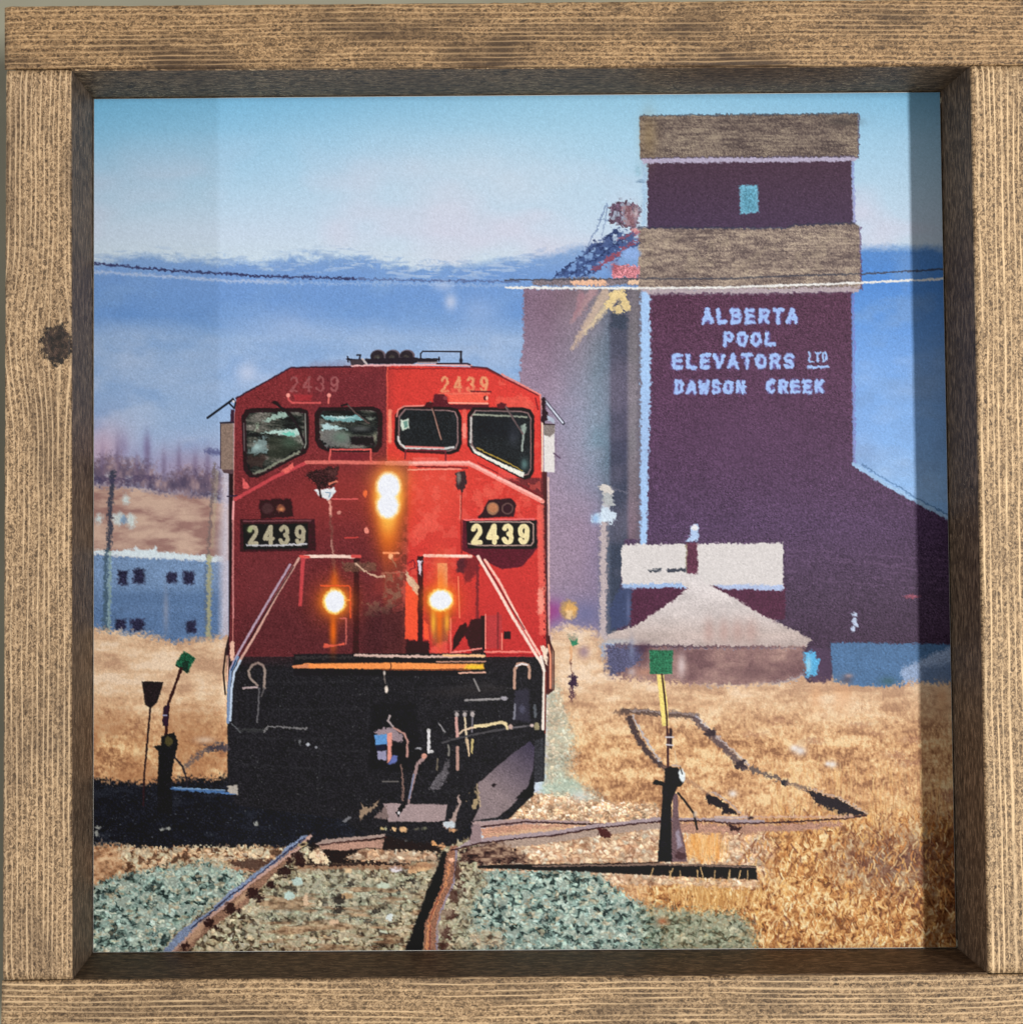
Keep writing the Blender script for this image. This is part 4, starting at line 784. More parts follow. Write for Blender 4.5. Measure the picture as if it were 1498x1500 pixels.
# switch rails to the right
poly([(690, 1204), (760, 1200), (860, 1203), (868, 1206), (760, 1208), (712, 1213), (700, 1212)], (170, 146, 146), TRACK, .9, 1.4)
poly([(700, 1214), (760, 1208), (850, 1208), (800, 1218), (712, 1230)], (196, 148, 126), TRACK, 1.4, 2.4, tex=.12)
poly([(712, 1224), (780, 1214), (830, 1212), (820, 1220), (756, 1226)], (222, 186, 150), None, 2, 4, alpha=.7)
line([(700, 1212), (770, 1204), (868, 1208), (920, 1206), (970, 1203)], 2.4, (62, 38, 42), None, .8, 1)
poly([(700, 1236), (756, 1229), (812, 1225), (868, 1215), (970, 1204), (970, 1213), (880, 1224), (770, 1240), (700, 1246)], (172, 150, 138), TRACK, 1, 2, tex=.08)
poly([(661, 1246), (690, 1230), (760, 1222), (812, 1217), (868, 1208), (960, 1198), (1060, 1199), (1120, 1202), (1120, 1207), (1075, 1206), (1036, 1203), (969, 1203), (868, 1214), (812, 1224), (756, 1229), (700, 1236), (672, 1244)], (168, 150, 156), TRACK, .9, 1.4)
line([(661, 1246), (700, 1236), (756, 1229), (812, 1224), (868, 1214), (969, 1203), (1036, 1203), (1073, 1207), (1120, 1206), (1180, 1203), (1240, 1199), (1268, 1195)], 2.4, (62, 38, 42), None, .8, 1.2)
poly([(970, 1204), (1036, 1206), (1073, 1210), (1120, 1209), (1230, 1204), (1235, 1210), (1180, 1216), (1080, 1222), (1010, 1220), (970, 1214)], (178, 136, 118), TRACK, 1.6, 4, tex=.12)
line([(1086, 1196), (1180, 1197), (1250, 1196)], 3, (206, 168, 150), TRACK, 1.1, 2.4, .8); line([(1046, 1197), (1100, 1198)], 2.6, (200, 180, 180), None, 1, 1); ell(1099, 1198, 4, 2.4, (60, 44, 46), None, 1, 1)
poly([(1066, 1207), (1074, 1210), (1086, 1212), (1082, 1217), (1070, 1217)], (56, 36, 38), None, 1, 2); poly([(874, 1213), (880, 1213), (894, 1218), (892, 1228), (878, 1226)], (78, 40, 40), None, 1.2, 3)
poly([(688, 1236), (706, 1232), (704, 1212), (700, 1206), (692, 1208)], (150, 128, 132), TRACK, 1.2, 2)
dkb = mixmap(fbm(8, 5, 271, 3), [(.3, (44, 30, 32)), (.5, (96, 70, 62)), (.75, (176, 146, 124))])
region([(672, 1248), (700, 1240), (730, 1232), (755, 1244), (780, 1262), (740, 1268), (675, 1264)], dkb, TRACK, 3, 6)
# long timber under the switch stand
poly([(700, 1268), (780, 1266), (965, 1266), (1107, 1268), (1109, 1289), (1060, 1288), (965, 1283), (880, 1279), (830, 1276), (700, 1272)], (30, 25, 28), TIMBER, .9, 1.2, tex=.2)
line([(780, 1269), (965, 1267), (1106, 1270)], 2.2, (150, 124, 110), None, .8, 1.2, .85); line([(850, 1266), (965, 1264)], 1.6, (40, 28, 30), None, .7, 1)
for x in (951, 978, 983, 996, 1022, 1030, 1046, 1066, 1068, 1081, 1094): line([(x, 1290), (x + rng.normal(0, 4), 1274 + rng.uniform(-3, 3))], 1.7, (214, 178, 124), None, .7, 1, .85)
region([(930, 1286), (1112, 1291), (1112, 1302), (930, 1296)], cream, None, 2.4, 5, .8)

# ---------------------------------------------------------------- switch stands
poly([(962, 988), (972, 988), (977, 1030), (979, 1063), (970, 1064), (966, 1030)], (240, 218, 128), STAND, .9, .8)
poly([(951, 952.5), (985.5, 952.5), (984, 987.5), (951.5, 987.5)], (48, 112, 82), STAND, 1., .6, tex=.2)
line([(969, 988), (972, 1010), (976, 1050), (977, 1076)], 2.8, (64, 36, 40), STAND, .7, .4); line([(978, 1076), (978, 1126)], 3.6, (72, 44, 46), STAND, .7, .4)
line([(982, 1069), (982, 1095)], 4.4, (50, 34, 42), STAND, .8, .5); line([(975, 1080), (986, 1080)], 2.2, (206, 200, 206), None, .7); line([(976, 1091), (985, 1092)], 2.2, (206, 200, 206), None, .7); line([(988, 1100), (991, 1124)], 1.8, (226, 206, 176), None, .9, 1, .7)
poly([(986, 1162), (992, 1163), (994, 1200), (1003, 1240), (1006, 1263), (983, 1263), (984, 1200)], (112, 88, 94), STAND, .9, .8, tex=.1); poly([(994, 1215), (999, 1240), (992, 1244), (989, 1220)], (168, 158, 176), None, 1.6, 1, alpha=.8); ell(996, 1254, 8, 6, (74, 50, 54), STAND, 1.3, 2, .9)
poly([(969.5, 1150), (993, 1150), (987, 1165), (983, 1180), (984, 1263), (962.5, 1263), (966, 1220), (970, 1170)], (30, 28, 33), STAND, .8, .8, tex=.15)
poly([(973, 1126), (982, 1123), (992, 1124), (1000, 1134), (1001, 1148), (996, 1153), (970, 1153), (966, 1150), (957, 1150), (955, 1146), (960, 1142), (973, 1146)], (28, 26, 31), STAND, .8, 1.2, tex=.15)
ell(998.5, 1136, 4.4, 10, (224, 234, 240), STAND, .8, 1, 1., -.15); line([(984, 1121), (996, 1122)], 2, (190, 170, 160), None, .8, 1); line([(996, 1124), (999, 1134)], 1.5, (30, 30, 34), None, .7)
line([(993, 1162), (1006, 1178), (1016, 1192), (1021, 1215)], 3.2, (32, 28, 32), STAND, .8, .5); ell(1018, 1193, 3, 5, (226, 206, 186), None, 1.2, 1, .7)
# left pair (dark)
poly([(269, 953.5), (286.5, 964), (275, 986.5), (256, 974)], (36, 88, 64), STAND, 1, 1.2, tex=.25); poly([(268, 970), (276, 968), (277, 986), (266, 980)], (28, 44, 38), None, 1, 2, alpha=.8); line([(258, 975), (274, 985)], 1.5, (20, 40, 36), None, .8)
line([(265, 980), (255, 1008), (247, 1030), (245, 1050), (243, 1078)], 4.4, (58, 30, 32), STAND, .8, 1); poly([(239, 1036), (247, 1030), (246, 1064), (238, 1064)], (50, 32, 48), STAND, .9, 1); line([(239, 1048), (244, 1048)], 2, (160, 160, 190), None, .7)
poly([(237, 1078), (256, 1073), (261, 1090), (259, 1100), (255, 1112), (251, 1140), (252, 1192), (230, 1192), (232, 1100), (224, 1094), (228, 1092), (236, 1092)], (30, 29, 33), STAND, .9, 1.4, tex=.2); ell(247, 1086, 6, 7, (92, 84, 50), None, 1.6, 1.5, .8)
line([(255, 1108), (268, 1124), (273, 1140), (274, 1155)], 3, (44, 40, 46), STAND, .9, 1)
poly([(208, 998), (239.6, 999), (236, 1012), (230, 1030), (220.5, 1038), (212, 1031), (210, 1014)], (40, 33, 36), PADDLE, .9, .8, tex=.15); line([(220, 1037), (216, 1086), (211, 1140), (210, 1180)], 3, (50, 34, 38), PADDLE, .8, .8)
line([(274, 1122), (288, 1108), (305, 1097), (320, 1092), (332, 1096)], 6, (88, 82, 90), None, 3, 5, .85); ell(318, 1096, 14, 4, (62, 58, 70), None, 2, 4, .85); gauss(300, 1084, 14, 5, (226, 204, 184), .7)
line([(251, 1155), (293, 1158), (345, 1163)], 4, (80, 116, 168), SHADE, 1.1, 2); line([(256, 1154), (330, 1158)], 1.6, (150, 186, 226), None, .8, 1, .8); poly([(333, 1152), (348, 1150), (349, 1165), (336, 1162)], (176, 168, 160), SHADE, 1, 1.6)

# ---------------------------------------------------------------- the locomotive body
halo = [(346, 581), (426, 536), (567, 531), (713, 537), (792, 577), (804, 620), (806, 950), (331, 950), (336, 700), (340, 620)]
poly([(335, 690), (343, 690), (343, 960), (331, 960), (331, 945), (335, 930)], (40, 28, 34), LOCO, .8)
poly([(794, 690), (801, 690), (802, 900), (806, 940), (809, 955), (809, 1013), (799, 1017), (790, 960)], (78, 40, 42), LOCO, .8); line([(803, 700), (804, 930)], 2.4, (228, 190, 180), None, .8, .6, .85)
line([(803, 935), (811, 955), (811, 1010), (802, 1017)], 2, (70, 34, 34), LOCO, .7); line([(803, 945), (806, 960), (806, 1008)], 3, (232, 150, 120), None, .7)
body = [(346, 583), (426, 538.5), (567, 534), (713, 539), (791, 579), (795, 700), (800, 962), (335, 962), (342, 760), (343, 610)]
poly(body, (124, 50, 54), LOCO, .8, .3, tex=.12, grad=(400, 560, 460, 960, (98, 44, 48)))
gauss(430, 740, 70, 40, (140, 54, 54), .5); gauss(500, 720, 50, 50, (160, 60, 54), .5); gauss(385, 850, 40, 50, (112, 54, 58), .5)
poly([(567, 534), (713, 539), (791, 579), (793, 700), (567, 700)], (206, 64, 58), LOCO, .9, .4, tex=.06, grad=(567, 560, 700, 640, (216, 66, 60)))
poly([(595, 678), (690, 678), (792, 734), (800, 962), (594, 962)], (212, 66, 58), LOCO, 1, .5, tex=.06, grad=(690, 700, 720, 960, (192, 54, 54)))
gauss(640, 720, 40, 60, (232, 92, 74), .5); gauss(740, 880, 40, 50, (200, 58, 56), .5)
poly([(560, 678), (597, 678), (595, 962), (560, 962)], (126, 58, 52), LOCO, 2.5, .8, tex=.08)
poly([(345, 900), (440, 880), (520, 900), (594, 900), (594, 962), (337, 962)], (84, 42, 46), None, 18, 3, alpha=.6, tex=.12)
poly([(460, 540), (567, 537), (567, 600), (460, 600)], (104, 46, 54), None, 14, 3, alpha=.5)
# lit paint blotches
pc = np.clip((fbm(12, 12, 281, 3) - .57) * 14, 0, 1) * (XX > 575) * (XX < 792) * (YY > 600) * (YY < 900)
apply((slice(None), slice(None)), pc * (YY > 575) * ((YY > 700) | (XX > 730)) * ((XX < 668) | (YY < 800)), (232, 96, 84), None, .45)
for x, y, rx, ry in ((740, 590, 14, 9), (762, 592, 14, 12), (775, 597, 8, 14), (735, 560, 5, 4), (699, 730, 8, 12), (715, 722, 10, 8), (730, 712, 9, 8), (706, 745, 6, 9), (638, 722, 6, 11), (640, 745, 5, 8), (648, 700, 6, 4), (626, 700, 5, 5), (632, 765, 12, 16), (615, 780, 10, 12), (767, 728, 9, 6), (757, 742, 6, 8)): ell(x, y, rx, ry, (232, 98, 84), None, 1.2, 5, .6)
# roofline
line([(346, 583), (426, 538.5), (515, 537)], 2.4, (60, 36, 52), None, .8, .6); line([(515, 535.5), (640, 534), (690, 535.5)], 2.8, (232, 178, 180), None, .8, .8); line([(570, 540), (690, 540), (713, 541)], 1.8, (140, 44, 48), None, .8, 1); line([(690, 537), (713, 539), (735, 551)], 2.2, (74, 34, 46), None, .8)
line([(713, 541), (750, 560), (788, 579)], 2, (120, 44, 50), None, .8); line([(735, 548), (791, 578), (794, 600), (794, 690)], 2.2, (232, 140, 132), None, .8, .6); line([(784, 583), (788, 600)], 1.6, (110, 30, 40), None, .8)
line([(567, 538), (567, 672)], 1.6, (224, 90, 76), None, .8, .8)
line([(343, 605), (342, 760), (341, 940)], 1.2, (230, 150, 140), None, .7, .4, .8)
line([(341, 760), (341, 850), (342, 905)], 2.2, (196, 128, 128), None, .7, .4, .9); line([(340, 942), (340, 965)], 6, (226, 180, 160), None, 1, 1.6)
# horns and roof gear
for x in (552.5, 574, 595):
    ell(x + 1.5, 521, 11, 9, (110, 96, 106), HORN, .8); ell(x, 522, 10, 8.5, (48, 42, 48), HORN, .8, .4); ell(x, 524, 4.4, 4.2, (70, 64, 62), None, 1, 1); ell(x + 1, 525, 2, 2, (92, 96, 90), None, .8)
poly([(534, 525), (606, 523), (618, 525), (640, 526), (641, 530), (610, 531), (604, 533), (538, 533)], (44, 38, 46), HORN, .8, .6)
line([(508, 526), (520, 527), (534, 528)], 3, (40, 34, 44), HORN, .8, 1); line([(509, 522), (510, 530)], 2, (40, 34, 44), HORN, .7); line([(523, 520), (528, 520), (525, 530)], 2.4, (40, 34, 44), HORN, .7); poly([(513, 527), (530, 526), (536, 534), (514, 535)], (70, 60, 66), HORN, .8, 1); line([(531, 526), (537, 533)], 2.8, (190, 178, 176), None, .8)
line([(616, 526), (616, 518), (619, 514.5), (676, 515)], 2.2, (40, 36, 46), HORN, .7); line([(675, 515), (675, 531)], 2.8, (40, 36, 46), HORN, .7); ell(675, 528, 2.4, 4, (40, 36, 46), HORN, .7); line([(612, 526), (643, 526)], 3, (44, 38, 46), HORN, .7, .6); line([(643, 523), (643, 529)], 2, (40, 34, 44), HORN, .7); line([(612, 531), (640, 531)], 2, (150, 132, 134), None, .8)
line([(640, 532.5), (684, 532.5), (688, 534)], 2.6, (56, 42, 54), HORN, .7)
# mirrors and side boxes
line([(304, 612), (341, 585)], 3.4, (26, 28, 40), MIRROR, .7); line([(336, 591), (343, 598), (345, 590), (341, 584)], 2.4, (28, 28, 40), MIRROR, .7); ell(342, 588, 2, 2, (210, 208, 216), None, .7); poly([(338, 600), (343, 600), (343, 618), (337, 618)], (62, 40, 56), MIRROR, .8, .5)
poly([(323, 620), (342, 620), (342, 690), (326, 690), (323, 685)], (136, 116, 106), MIRROR, .8, .4, tex=.08); line([(323, 619.5), (342, 618.5)], 2.6, (42, 30, 42), MIRROR, .7); line([(323, 622), (323, 686)], 1.4, (66, 52, 60), None, .7); poly([(325, 688), (342, 688), (342, 694), (328, 693)], (86, 66, 70), MIRROR, .8, .5)
line([(333, 727), (347, 726)], 2, (50, 40, 60), None, .7)
line([(798, 587), (825, 620)], 5, (60, 60, 76), MIRROR, .8); line([(799, 588), (824, 619)], 2.8, (196, 202, 220), MIRROR, .7)
poly([(793, 583), (798, 582), (800, 600), (804, 610), (797, 620), (793, 618)], (50, 32, 42), MIRROR, .9, 1.6); poly([(801, 608), (812, 614), (812, 620), (802, 616)], (176, 186, 206), None, .9, .8)
poly([(796, 622), (812, 622), (812, 692), (797, 691)], (226, 222, 222), MIRROR, .8, .4, tex=.03); poly([(796, 621), (812, 621), (812, 634), (805, 640), (796, 637)], (134, 124, 122), MIRROR, .9, .8, tex=.1); line([(796, 621), (812, 622)], 2, (60, 44, 50), None, .7); line([(794, 620), (794, 690)], 2, (250, 214, 190), None, .7)
line([(811, 664), (820, 671)], 2, (90, 70, 96), None, .8); line([(814, 640), (813, 685)], 1.6, (120, 100, 120), None, .9, 1, .6)

# nose top edge (bright brow) and left brow
line([(345, 731), (400, 700), (449, 677.5)], 5, (190, 72, 78), LOCO, .9, .5); line([(449, 677), (500, 677), (567, 678)], 5.4, (214, 112, 104), LOCO, .9, .6)
line([(567, 678.5), (687, 678.5), (740, 706), (794, 734)], 7, (240, 148, 138), LOCO, .9, .5); line([(600, 678), (686, 677), (792, 731)], 3, (250, 184, 176), None, .9, .6)
line([(610, 683.5), (684, 685)], 2.4, (120, 40, 44), None, .8, 1); line([(598, 688), (675, 687)], 2, (240, 160, 140), None, .8, .6); line([(700, 678), (730, 694), (770, 714), (790, 726)], 2, (130, 36, 42), None, .8, 1, .8)
line([(342, 735), (341, 760)], 3, (236, 160, 160), None, .8)
poly([(355, 699), (358, 703), (366, 714), (362, 717), (356, 716)], (214, 96, 96), None, .8, 1); poly([(412, 690), (429, 678), (430, 685), (418, 694)], (222, 104, 98), None, .9, 1.2)
poly([(726, 694), (748, 690), (762, 705), (740, 702)], (226, 90, 84), None, 1.4, 2, alpha=.6)

# faded roof numbers
text("2439", 423, 551, 497, 574, 2.8, (158, 94, 96), NUMBER, .3, .9, 1.4, .8)
text("2439", 644, 551, 716, 575, 4.2, (228, 152, 112), NUMBER, .3, .9, 1.2, .95); line([(644, 577), (716, 576)], 3, (240, 120, 100), None, .9, 1.4, .9)
poly([(648, 570), (690, 566), (715, 574), (716, 578), (646, 578)], (232, 100, 84), None, 1.6, 3, alpha=.5)
line([(690, 573), (719, 574)], 2, (96, 36, 44), None, .8, .6)
# grab irons
line([(422, 578), (423, 586), (428, 590), (469, 590)], 2.6, (206, 90, 90), None, .7, .5); line([(482, 578), (481, 590)], 2.6, (214, 110, 104), None, .7); ell(422, 579, 3, 3, (236, 150, 140), None, .8); ell(482, 579, 3, 3, (236, 150, 140), None, .8); poly([(430, 578), (458, 578), (456, 587), (432, 587)], (170, 54, 60), None, 1.4, 1, alpha=.7)
poly([(636, 577), (650, 577), (658, 592), (716, 592), (716, 600), (632, 600)], (92, 36, 44), LOCO, 1, .8); poly([(655, 578), (715, 578), (714, 590), (660, 590)], (240, 98, 80), None, 1, 1); line([(658, 590), (714, 591)], 2.6, (250, 160, 140), None, .7); ell(652, 583, 3, 3, (130, 60, 66), None, .8); ell(711, 583, 3.4, 3.4, (90, 36, 40), None, .8, .5); ell(713, 583, 2, 3, (244, 170, 150), None, .7)

# ---------------------------------------------------------------- cab windows
def window(pts, rim, glass, inset, r, hi=None):
    poly(pts, rim, LOCO, .8, .4, rnd=0, tex=.1)
G1 = [(361, 601), (372, 599), (440, 599), (449, 602), (451, 610), (451, 655), (446, 663), (378, 698), (366, 698), (358, 688), (355, 610)]
G2 = [(468, 598), (546, 597), (555, 600), (559, 608), (558, 652), (552, 661), (480, 660), (468, 655), (463, 645), (462, 606)]
G3 = [(590, 596), (660, 597.5), (670, 600), (674.5, 610), (675, 650), (671, 660), (660, 664), (592, 661), (583, 656), (579, 647), (580, 608)]
G4 = [(693, 598), (765, 598), (776, 601), (781, 610), (780.5, 690), (776, 699), (768, 701), (758, 697), (692, 662), (686, 652), (685.5, 608)]
def inset(P, d):
    q = np.array(P, float); c = q.mean(0); v = q - c; n = np.hypot(*v.T)[:, None]; return (c + v * (1 - d / n)).tolist()
refl = mixmap(fbm(26, 8, 291, 4, XX + YY * .25, YY - XX * .12), [(.28, (30, 32, 34)), (.5, (58, 62, 58)), (.62, (96, 96, 90)), (.8, (132, 128, 122))]) * (1 + .18 * GRS[..., None])
for P, L in ((G1, 1), (G2, 1), (G3, 0), (G4, 0)):
    poly(P, (44, 26, 34) if L else (38, 26, 32), LOCO, .9, .5, rnd=1.5, tex=.1)
    if not L: poly(inset(P, 4), (150, 120, 120), GLASS, .8, .4); 
    if L: region(inset(P, 6), refl * .9, GLASS, 1, .6)
    else: poly(inset(P, 6), (36, 39, 42), GLASS, .9, .4, tex=.18)
# highlights of window 3 and 4
line([(581, 610), (583, 600), (592, 595), (622, 594)], 2, (244, 140, 130), None, .7); line([(583, 640), (586, 650), (594, 656), (650, 657), (664, 655)], 3.2, (206, 206, 206), GLASS, .8, .8); line([(594, 654), (650, 656)], 2, (230, 130, 126), None, .7)
poly([(587, 616), (598, 613), (600, 628), (588, 630)], (206, 220, 206), GLASS, 1, 1.6); poly([(591, 618), (597, 616), (597, 626), (592, 627)], (110, 150, 140), None, 1, 1.6)
poly([(688, 650), (696, 660), (745, 683), (768, 692), (766, 700), (756, 695), (694, 663)], (236, 236, 226), GLASS, .9, .8); line([(690, 612), (689, 648)], 3, (196, 192, 190), GLASS, .8, .6); line([(698, 656), (735, 674), (764, 689)], 1.6, (206, 170, 70), None, .8, 1.2, .8)
line([(693, 607), (735, 609), (771, 611)], 2.4, (160, 166, 150), GLASS, .8, .8); line([(768, 622), (764, 660)], 3.2, (160, 172, 166), None, .8, 1, .9); ell(767, 627, 4.4, 6, (150, 166, 158), None, 1, 1.6, .85); gauss(768, 680, 5, 8, (110, 150, 150), .7); gauss(752, 635, 8, 16, (84, 88, 104), .5)
poly([(700, 612), (760, 614), (760, 640), (700, 640)], (30, 32, 38), None, 6, 2, alpha=.5)
for P_, dx in ((G1, 0),):
    poly([(384, 617), (408, 604), (420, 604), (424, 609), (400, 616)], (166, 196, 186), GLASS, 1.2, 3, alpha=.85); poly([(372, 630), (378, 618), (378, 628), (366, 634)], (160, 176, 156), GLASS, 1.4, 3, alpha=.85)
    poly([(382, 635), (400, 630), (438, 628), (440, 637), (430, 640), (398, 634)], (176, 206, 200), GLASS, 1, 2.4); poly([(412, 634), (432, 633), (430, 639), (418, 638)], (116, 196, 180), None, 1, 2)
    poly([(364, 660), (376, 645), (390, 640), (392, 664), (364, 664)], (126, 148, 150), GLASS, 2, 5, alpha=.8); gauss(376, 655, 6, 5, (180, 210, 210), .7)
    poly([(394, 640), (420, 640), (444, 652), (420, 668), (394, 676)], (52, 56, 48), GLASS, 1.6, 2, alpha=.8); gauss(425, 648, 12, 8, (76, 104, 88), .5)
    poly([(362, 668), (392, 668), (384, 684), (364, 684)], (62, 48, 46), None, 2, 4, alpha=.8); line([(372, 694), (385, 689), (438, 662)], 3.4, (136, 140, 124), GLASS, 1, 1.6, .9)
    line([(447, 606), (448, 650), (446, 656)], 1.4, (150, 160, 150), None, .8); line([(357, 620), (358, 660)], 1.4, (110, 100, 100), None, .8)
poly([(470, 608), (500, 611), (524, 607), (534, 615), (512, 617), (490, 617), (476, 614)], (120, 168, 172), GLASS, 1, 2); poly([(472, 609), (500, 614), (520, 611)], (196, 220, 220), None, 1, 1.6, alpha=.8)
poly([(470, 622), (478, 620), (508, 628), (490, 631), (472, 630)], (176, 206, 210), GLASS, 1.2, 2.4); poly([(470, 632), (490, 628), (512, 636), (512, 652), (478, 654), (470, 645)], (118, 116, 116), GLASS, 1.6, 4, alpha=.8); gauss(500, 640, 12, 9, (100, 134, 116), .6)
poly([(514, 640), (548, 640), (548, 652), (514, 652)], (36, 26, 34), GLASS, 1.4, 2); gauss(528, 628, 14, 4, (120, 124, 124), .6); ell(549, 640, 2, 6, (150, 150, 130), None, 1, 1, .7); ell(543, 613, 6, 2, (130, 140, 130), None, 1.2, 1.6, .8)
# wipers
line([(402, 590), (425, 606), (438, 628), (446, 648)], 3, (38, 30, 34), LOCO, .7, .6); line([(408, 592), (432, 618), (444, 645)], 1.8, (40, 34, 38), LOCO, .7, .6); ell(403, 590, 5, 3, (44, 26, 32), None, 1, 1.5)
line([(508, 592), (522, 606), (540, 620)], 2.2, (90, 76, 74), LOCO, .7, .6); line([(500, 594), (508, 592)], 3, (44, 28, 34), None, .8)
line([(630, 589), (637, 610), (646, 643)], 2.8, (150, 116, 106), LOCO, .7, .5); line([(634, 596), (648, 645)], 1.2, (40, 26, 30), None, .6); poly([(620, 596), (625, 588), (634, 590), (634, 598)], (70, 30, 36), LOCO, .8, 1)
line([(738, 592), (750, 612), (766, 636)], 1.8, (120, 100, 100), LOCO, .7, .4); line([(742, 596), (756, 620), (762, 630)], 1.6, (90, 76, 80), LOCO, .7, .4); poly([(728, 592), (734, 589), (742, 592), (738, 598), (728, 598)], (90, 36, 42), LOCO, .8, 1)
# grab bars under windows
line([(482, 675), (484, 658.5), (543, 658.5), (543, 676)], 2.6, (214, 96, 92), None, .7, .6); poly([(486, 664), (541, 664), (541, 674), (486, 674)], (116, 42, 50), None, 1, .8, alpha=.8)
line([(593, 672), (594, 659), (652, 660), (653, 674)], 2.4, (120, 46, 56), None, .7, .5); line([(594, 662), (650, 663)], 1.4, (90, 26, 36), None, .7); line([(606, 672), (640, 672)], 4, (236, 110, 100), None, 1.2, .6, .7)
for x in (571, 680): line([(x, 602), (x, 648)], 6, (236, 112, 98), None, 1.4, .8, .55)
line([(571, 602), (571, 646)], 5, (240, 150, 120), None, 1., .8, .8); line([(680, 622), (680, 640)], 5, (244, 150, 136), None, 1., .8, .8)

# ---------------------------------------------------------------- nose details, left
poly([(446, 697), (455, 690), (480, 684), (496, 684), (494, 700), (490, 712), (466, 718), (458, 706)], (60, 36, 38), LAMP, 1.4, 3.4, tex=.3); poly([(476, 690), (494, 685), (492, 700)], (96, 60, 58), None, 2, 3, alpha=.6)
line([(482, 709), (493, 705)], 3, (206, 120, 100), None, .9, 1.4); poly([(460, 717), (467, 718), (490, 714), (491, 721), (484, 730), (482, 735), (476, 730), (466, 725)], (222, 226, 232), LAMP, .9, 1.4); line([(467, 713), (470, 728)], 3, (50, 32, 34), None, .8, .6); line([(477, 721), (484, 722), (482, 728)], 1.4, (120, 150, 176), None, .8)
line([(482, 734), (484, 742), (485, 756)], 3.4, (216, 150, 136), None, .9, 1.4); line([(484, 757), (486, 790), (488, 820), (491, 845)], 4, (122, 72, 66), None, 1.2, 2, .8); line([(485, 790), (488, 815)], 2, (190, 140, 130), None, .9, 1.6, .8)
line([(486, 731), (524, 731)], 2, (206, 90, 90), None, .7, .5); line([(505, 788), (524, 787)], 2, (196, 70, 66), None, .7, .6); ell(535, 723, 3, 5, (236, 110, 70), None, .9, 1.4); ell(537, 777, 3.4, 4.6, (226, 140, 130), None, .9, 1); ell(497, 751, 3, 2.6, (196, 130, 120), None, .9, 1.6)
poly([(380, 734), (425, 731), (429, 756), (383, 759)], (52, 28, 34), LAMP, 1.4, 1.6, rnd=1); ell(392, 745, 8, 8, (72, 48, 50), None, 1.5, 1); ell(411, 745, 6.5, 5.5, (134, 82, 64), None, 1.3, 1.6); ell(412, 746, 3, 2, (196, 130, 90), None, 1.2)
poly([(353, 762), (460, 762), (461, 805), (353, 807)], (58, 28, 36), BOARD, 1, .8, rnd=1.5, tex=.1); line([(357, 763.5), (455, 762.5)], 2.4, (112, 66, 72), None, .8, .6); poly([(357, 769), (450, 768), (450, 802), (358, 804)], (28, 24, 28), BOARD, 1, .6, rnd=1)
text("2439", 361, 769, 449, 799, 6, (168, 160, 136), NUMBER, .2, .8, .6); line([(362, 799), (400, 799), (449, 797)], 2.6, (200, 200, 206), NUMBER, .8, 1.2, .9); gauss(366, 776, 5, 5, (150, 180, 110), .5)
# nose, right
poly([(667, 692), (680, 690), (684, 698), (682, 712), (676, 722), (668, 712)], (62, 44, 48), LAMP, 1.2, 2.6); ell(672, 700, 3, 8, (120, 110, 106), None, 1.2, 1); line([(676, 722), (675, 760), (676, 810)], 1.8, (120, 36, 40), None, .8, .6, .9); line([(674, 726), (674, 760)], 1.6, (240, 150, 130), None, .8, .6, .7)
poly([(706, 752), (716, 733), (748, 731), (755, 740), (752, 756), (700, 758)], (54, 32, 38), LAMP, 1, 1, rnd=1); ell(721.5, 745, 9, 9.5, (150, 110, 86), LAMP, .9, .5); ell(722, 744, 6.6, 6.6, (184, 122, 88), None, 1.2, .8); ell(743, 745, 8.5, 8.5, (110, 84, 80), LAMP, .9, .4); ell(743, 745, 6.6, 6.8, (56, 32, 40), None, 1, .6)
poly([(677, 762), (788, 762), (788, 802), (765, 830), (735, 834), (696, 815), (677, 806)], (92, 34, 46), LOCO, 1, .8, tex=.1)
poly([(684, 764), (784, 763), (786, 800), (780, 803), (686, 802)], (34, 26, 32), BOARD, 1, .4, rnd=1.5); line([(680, 761.5), (782, 760.5)], 2.6, (232, 110, 112), None, .8, .5)
line([(688, 764.5), (776, 764.5), (781, 768), (781, 794), (777, 799), (700, 799), (686, 796)], 1.6, (190, 160, 150), None, .7, .4)
text("2439", 688, 767, 777, 798, 6.9, (236, 220, 170), NUMBER, .14, .7, .4)
poly([(558, 676), (600, 676), (594, 810), (560, 810)], (136, 64, 50), None, 6, 1, alpha=.4)
# handrails and panels
poly([(518, 815), (526, 815), (526, 962), (517, 962)], (58, 28, 32), LOCO, 1, .8, tex=.1); poly([(611, 815), (620, 815), (619, 940), (612, 942)], (56, 26, 32), LOCO, 1, .8, tex=.1)
poly([(500, 824), (550, 824), (552, 836), (530, 838), (505, 838)], (108, 78, 66), None, 1.4, 2, alpha=.8, tex=.2)
gy = np.clip((fbm(9, 9, 301, 3) - .40) * 5, 0, 1)
poly([(525, 885), (560, 880), (566, 842), (592, 840), (585, 880), (570, 898), (545, 905), (528, 900)], (138, 104, 86), None, 2, 4, alpha=.7, tfun=lambda s: gy[s]); poly([(535, 892), (594, 885), (594, 962), (530, 962)], (66, 36, 40), None, 9, 3, alpha=.65, tex=.15); gauss(555, 860, 12, 16, (150, 60, 54), .5)
for i in range(16):
    t_ = i / 15; line([(521 + 40 * t_, 826 + 16 * np.sin(t_ * 1.9) * 1.1), (523 + 40 * t_, 828 + 16 * np.sin(t_ * 1.9) * 1.1)], 2.2, (214, 180, 156), None, .8, 1.6, .9)
line([(562, 810), (584, 810)], 3, (250, 170, 140), None, .9, .8); ell(572, 815, 3.4, 4.4, (250, 210, 180), None, 1, .8); line([(574, 818), (580, 830)], 2, (150, 110, 96), None, .8, 1)
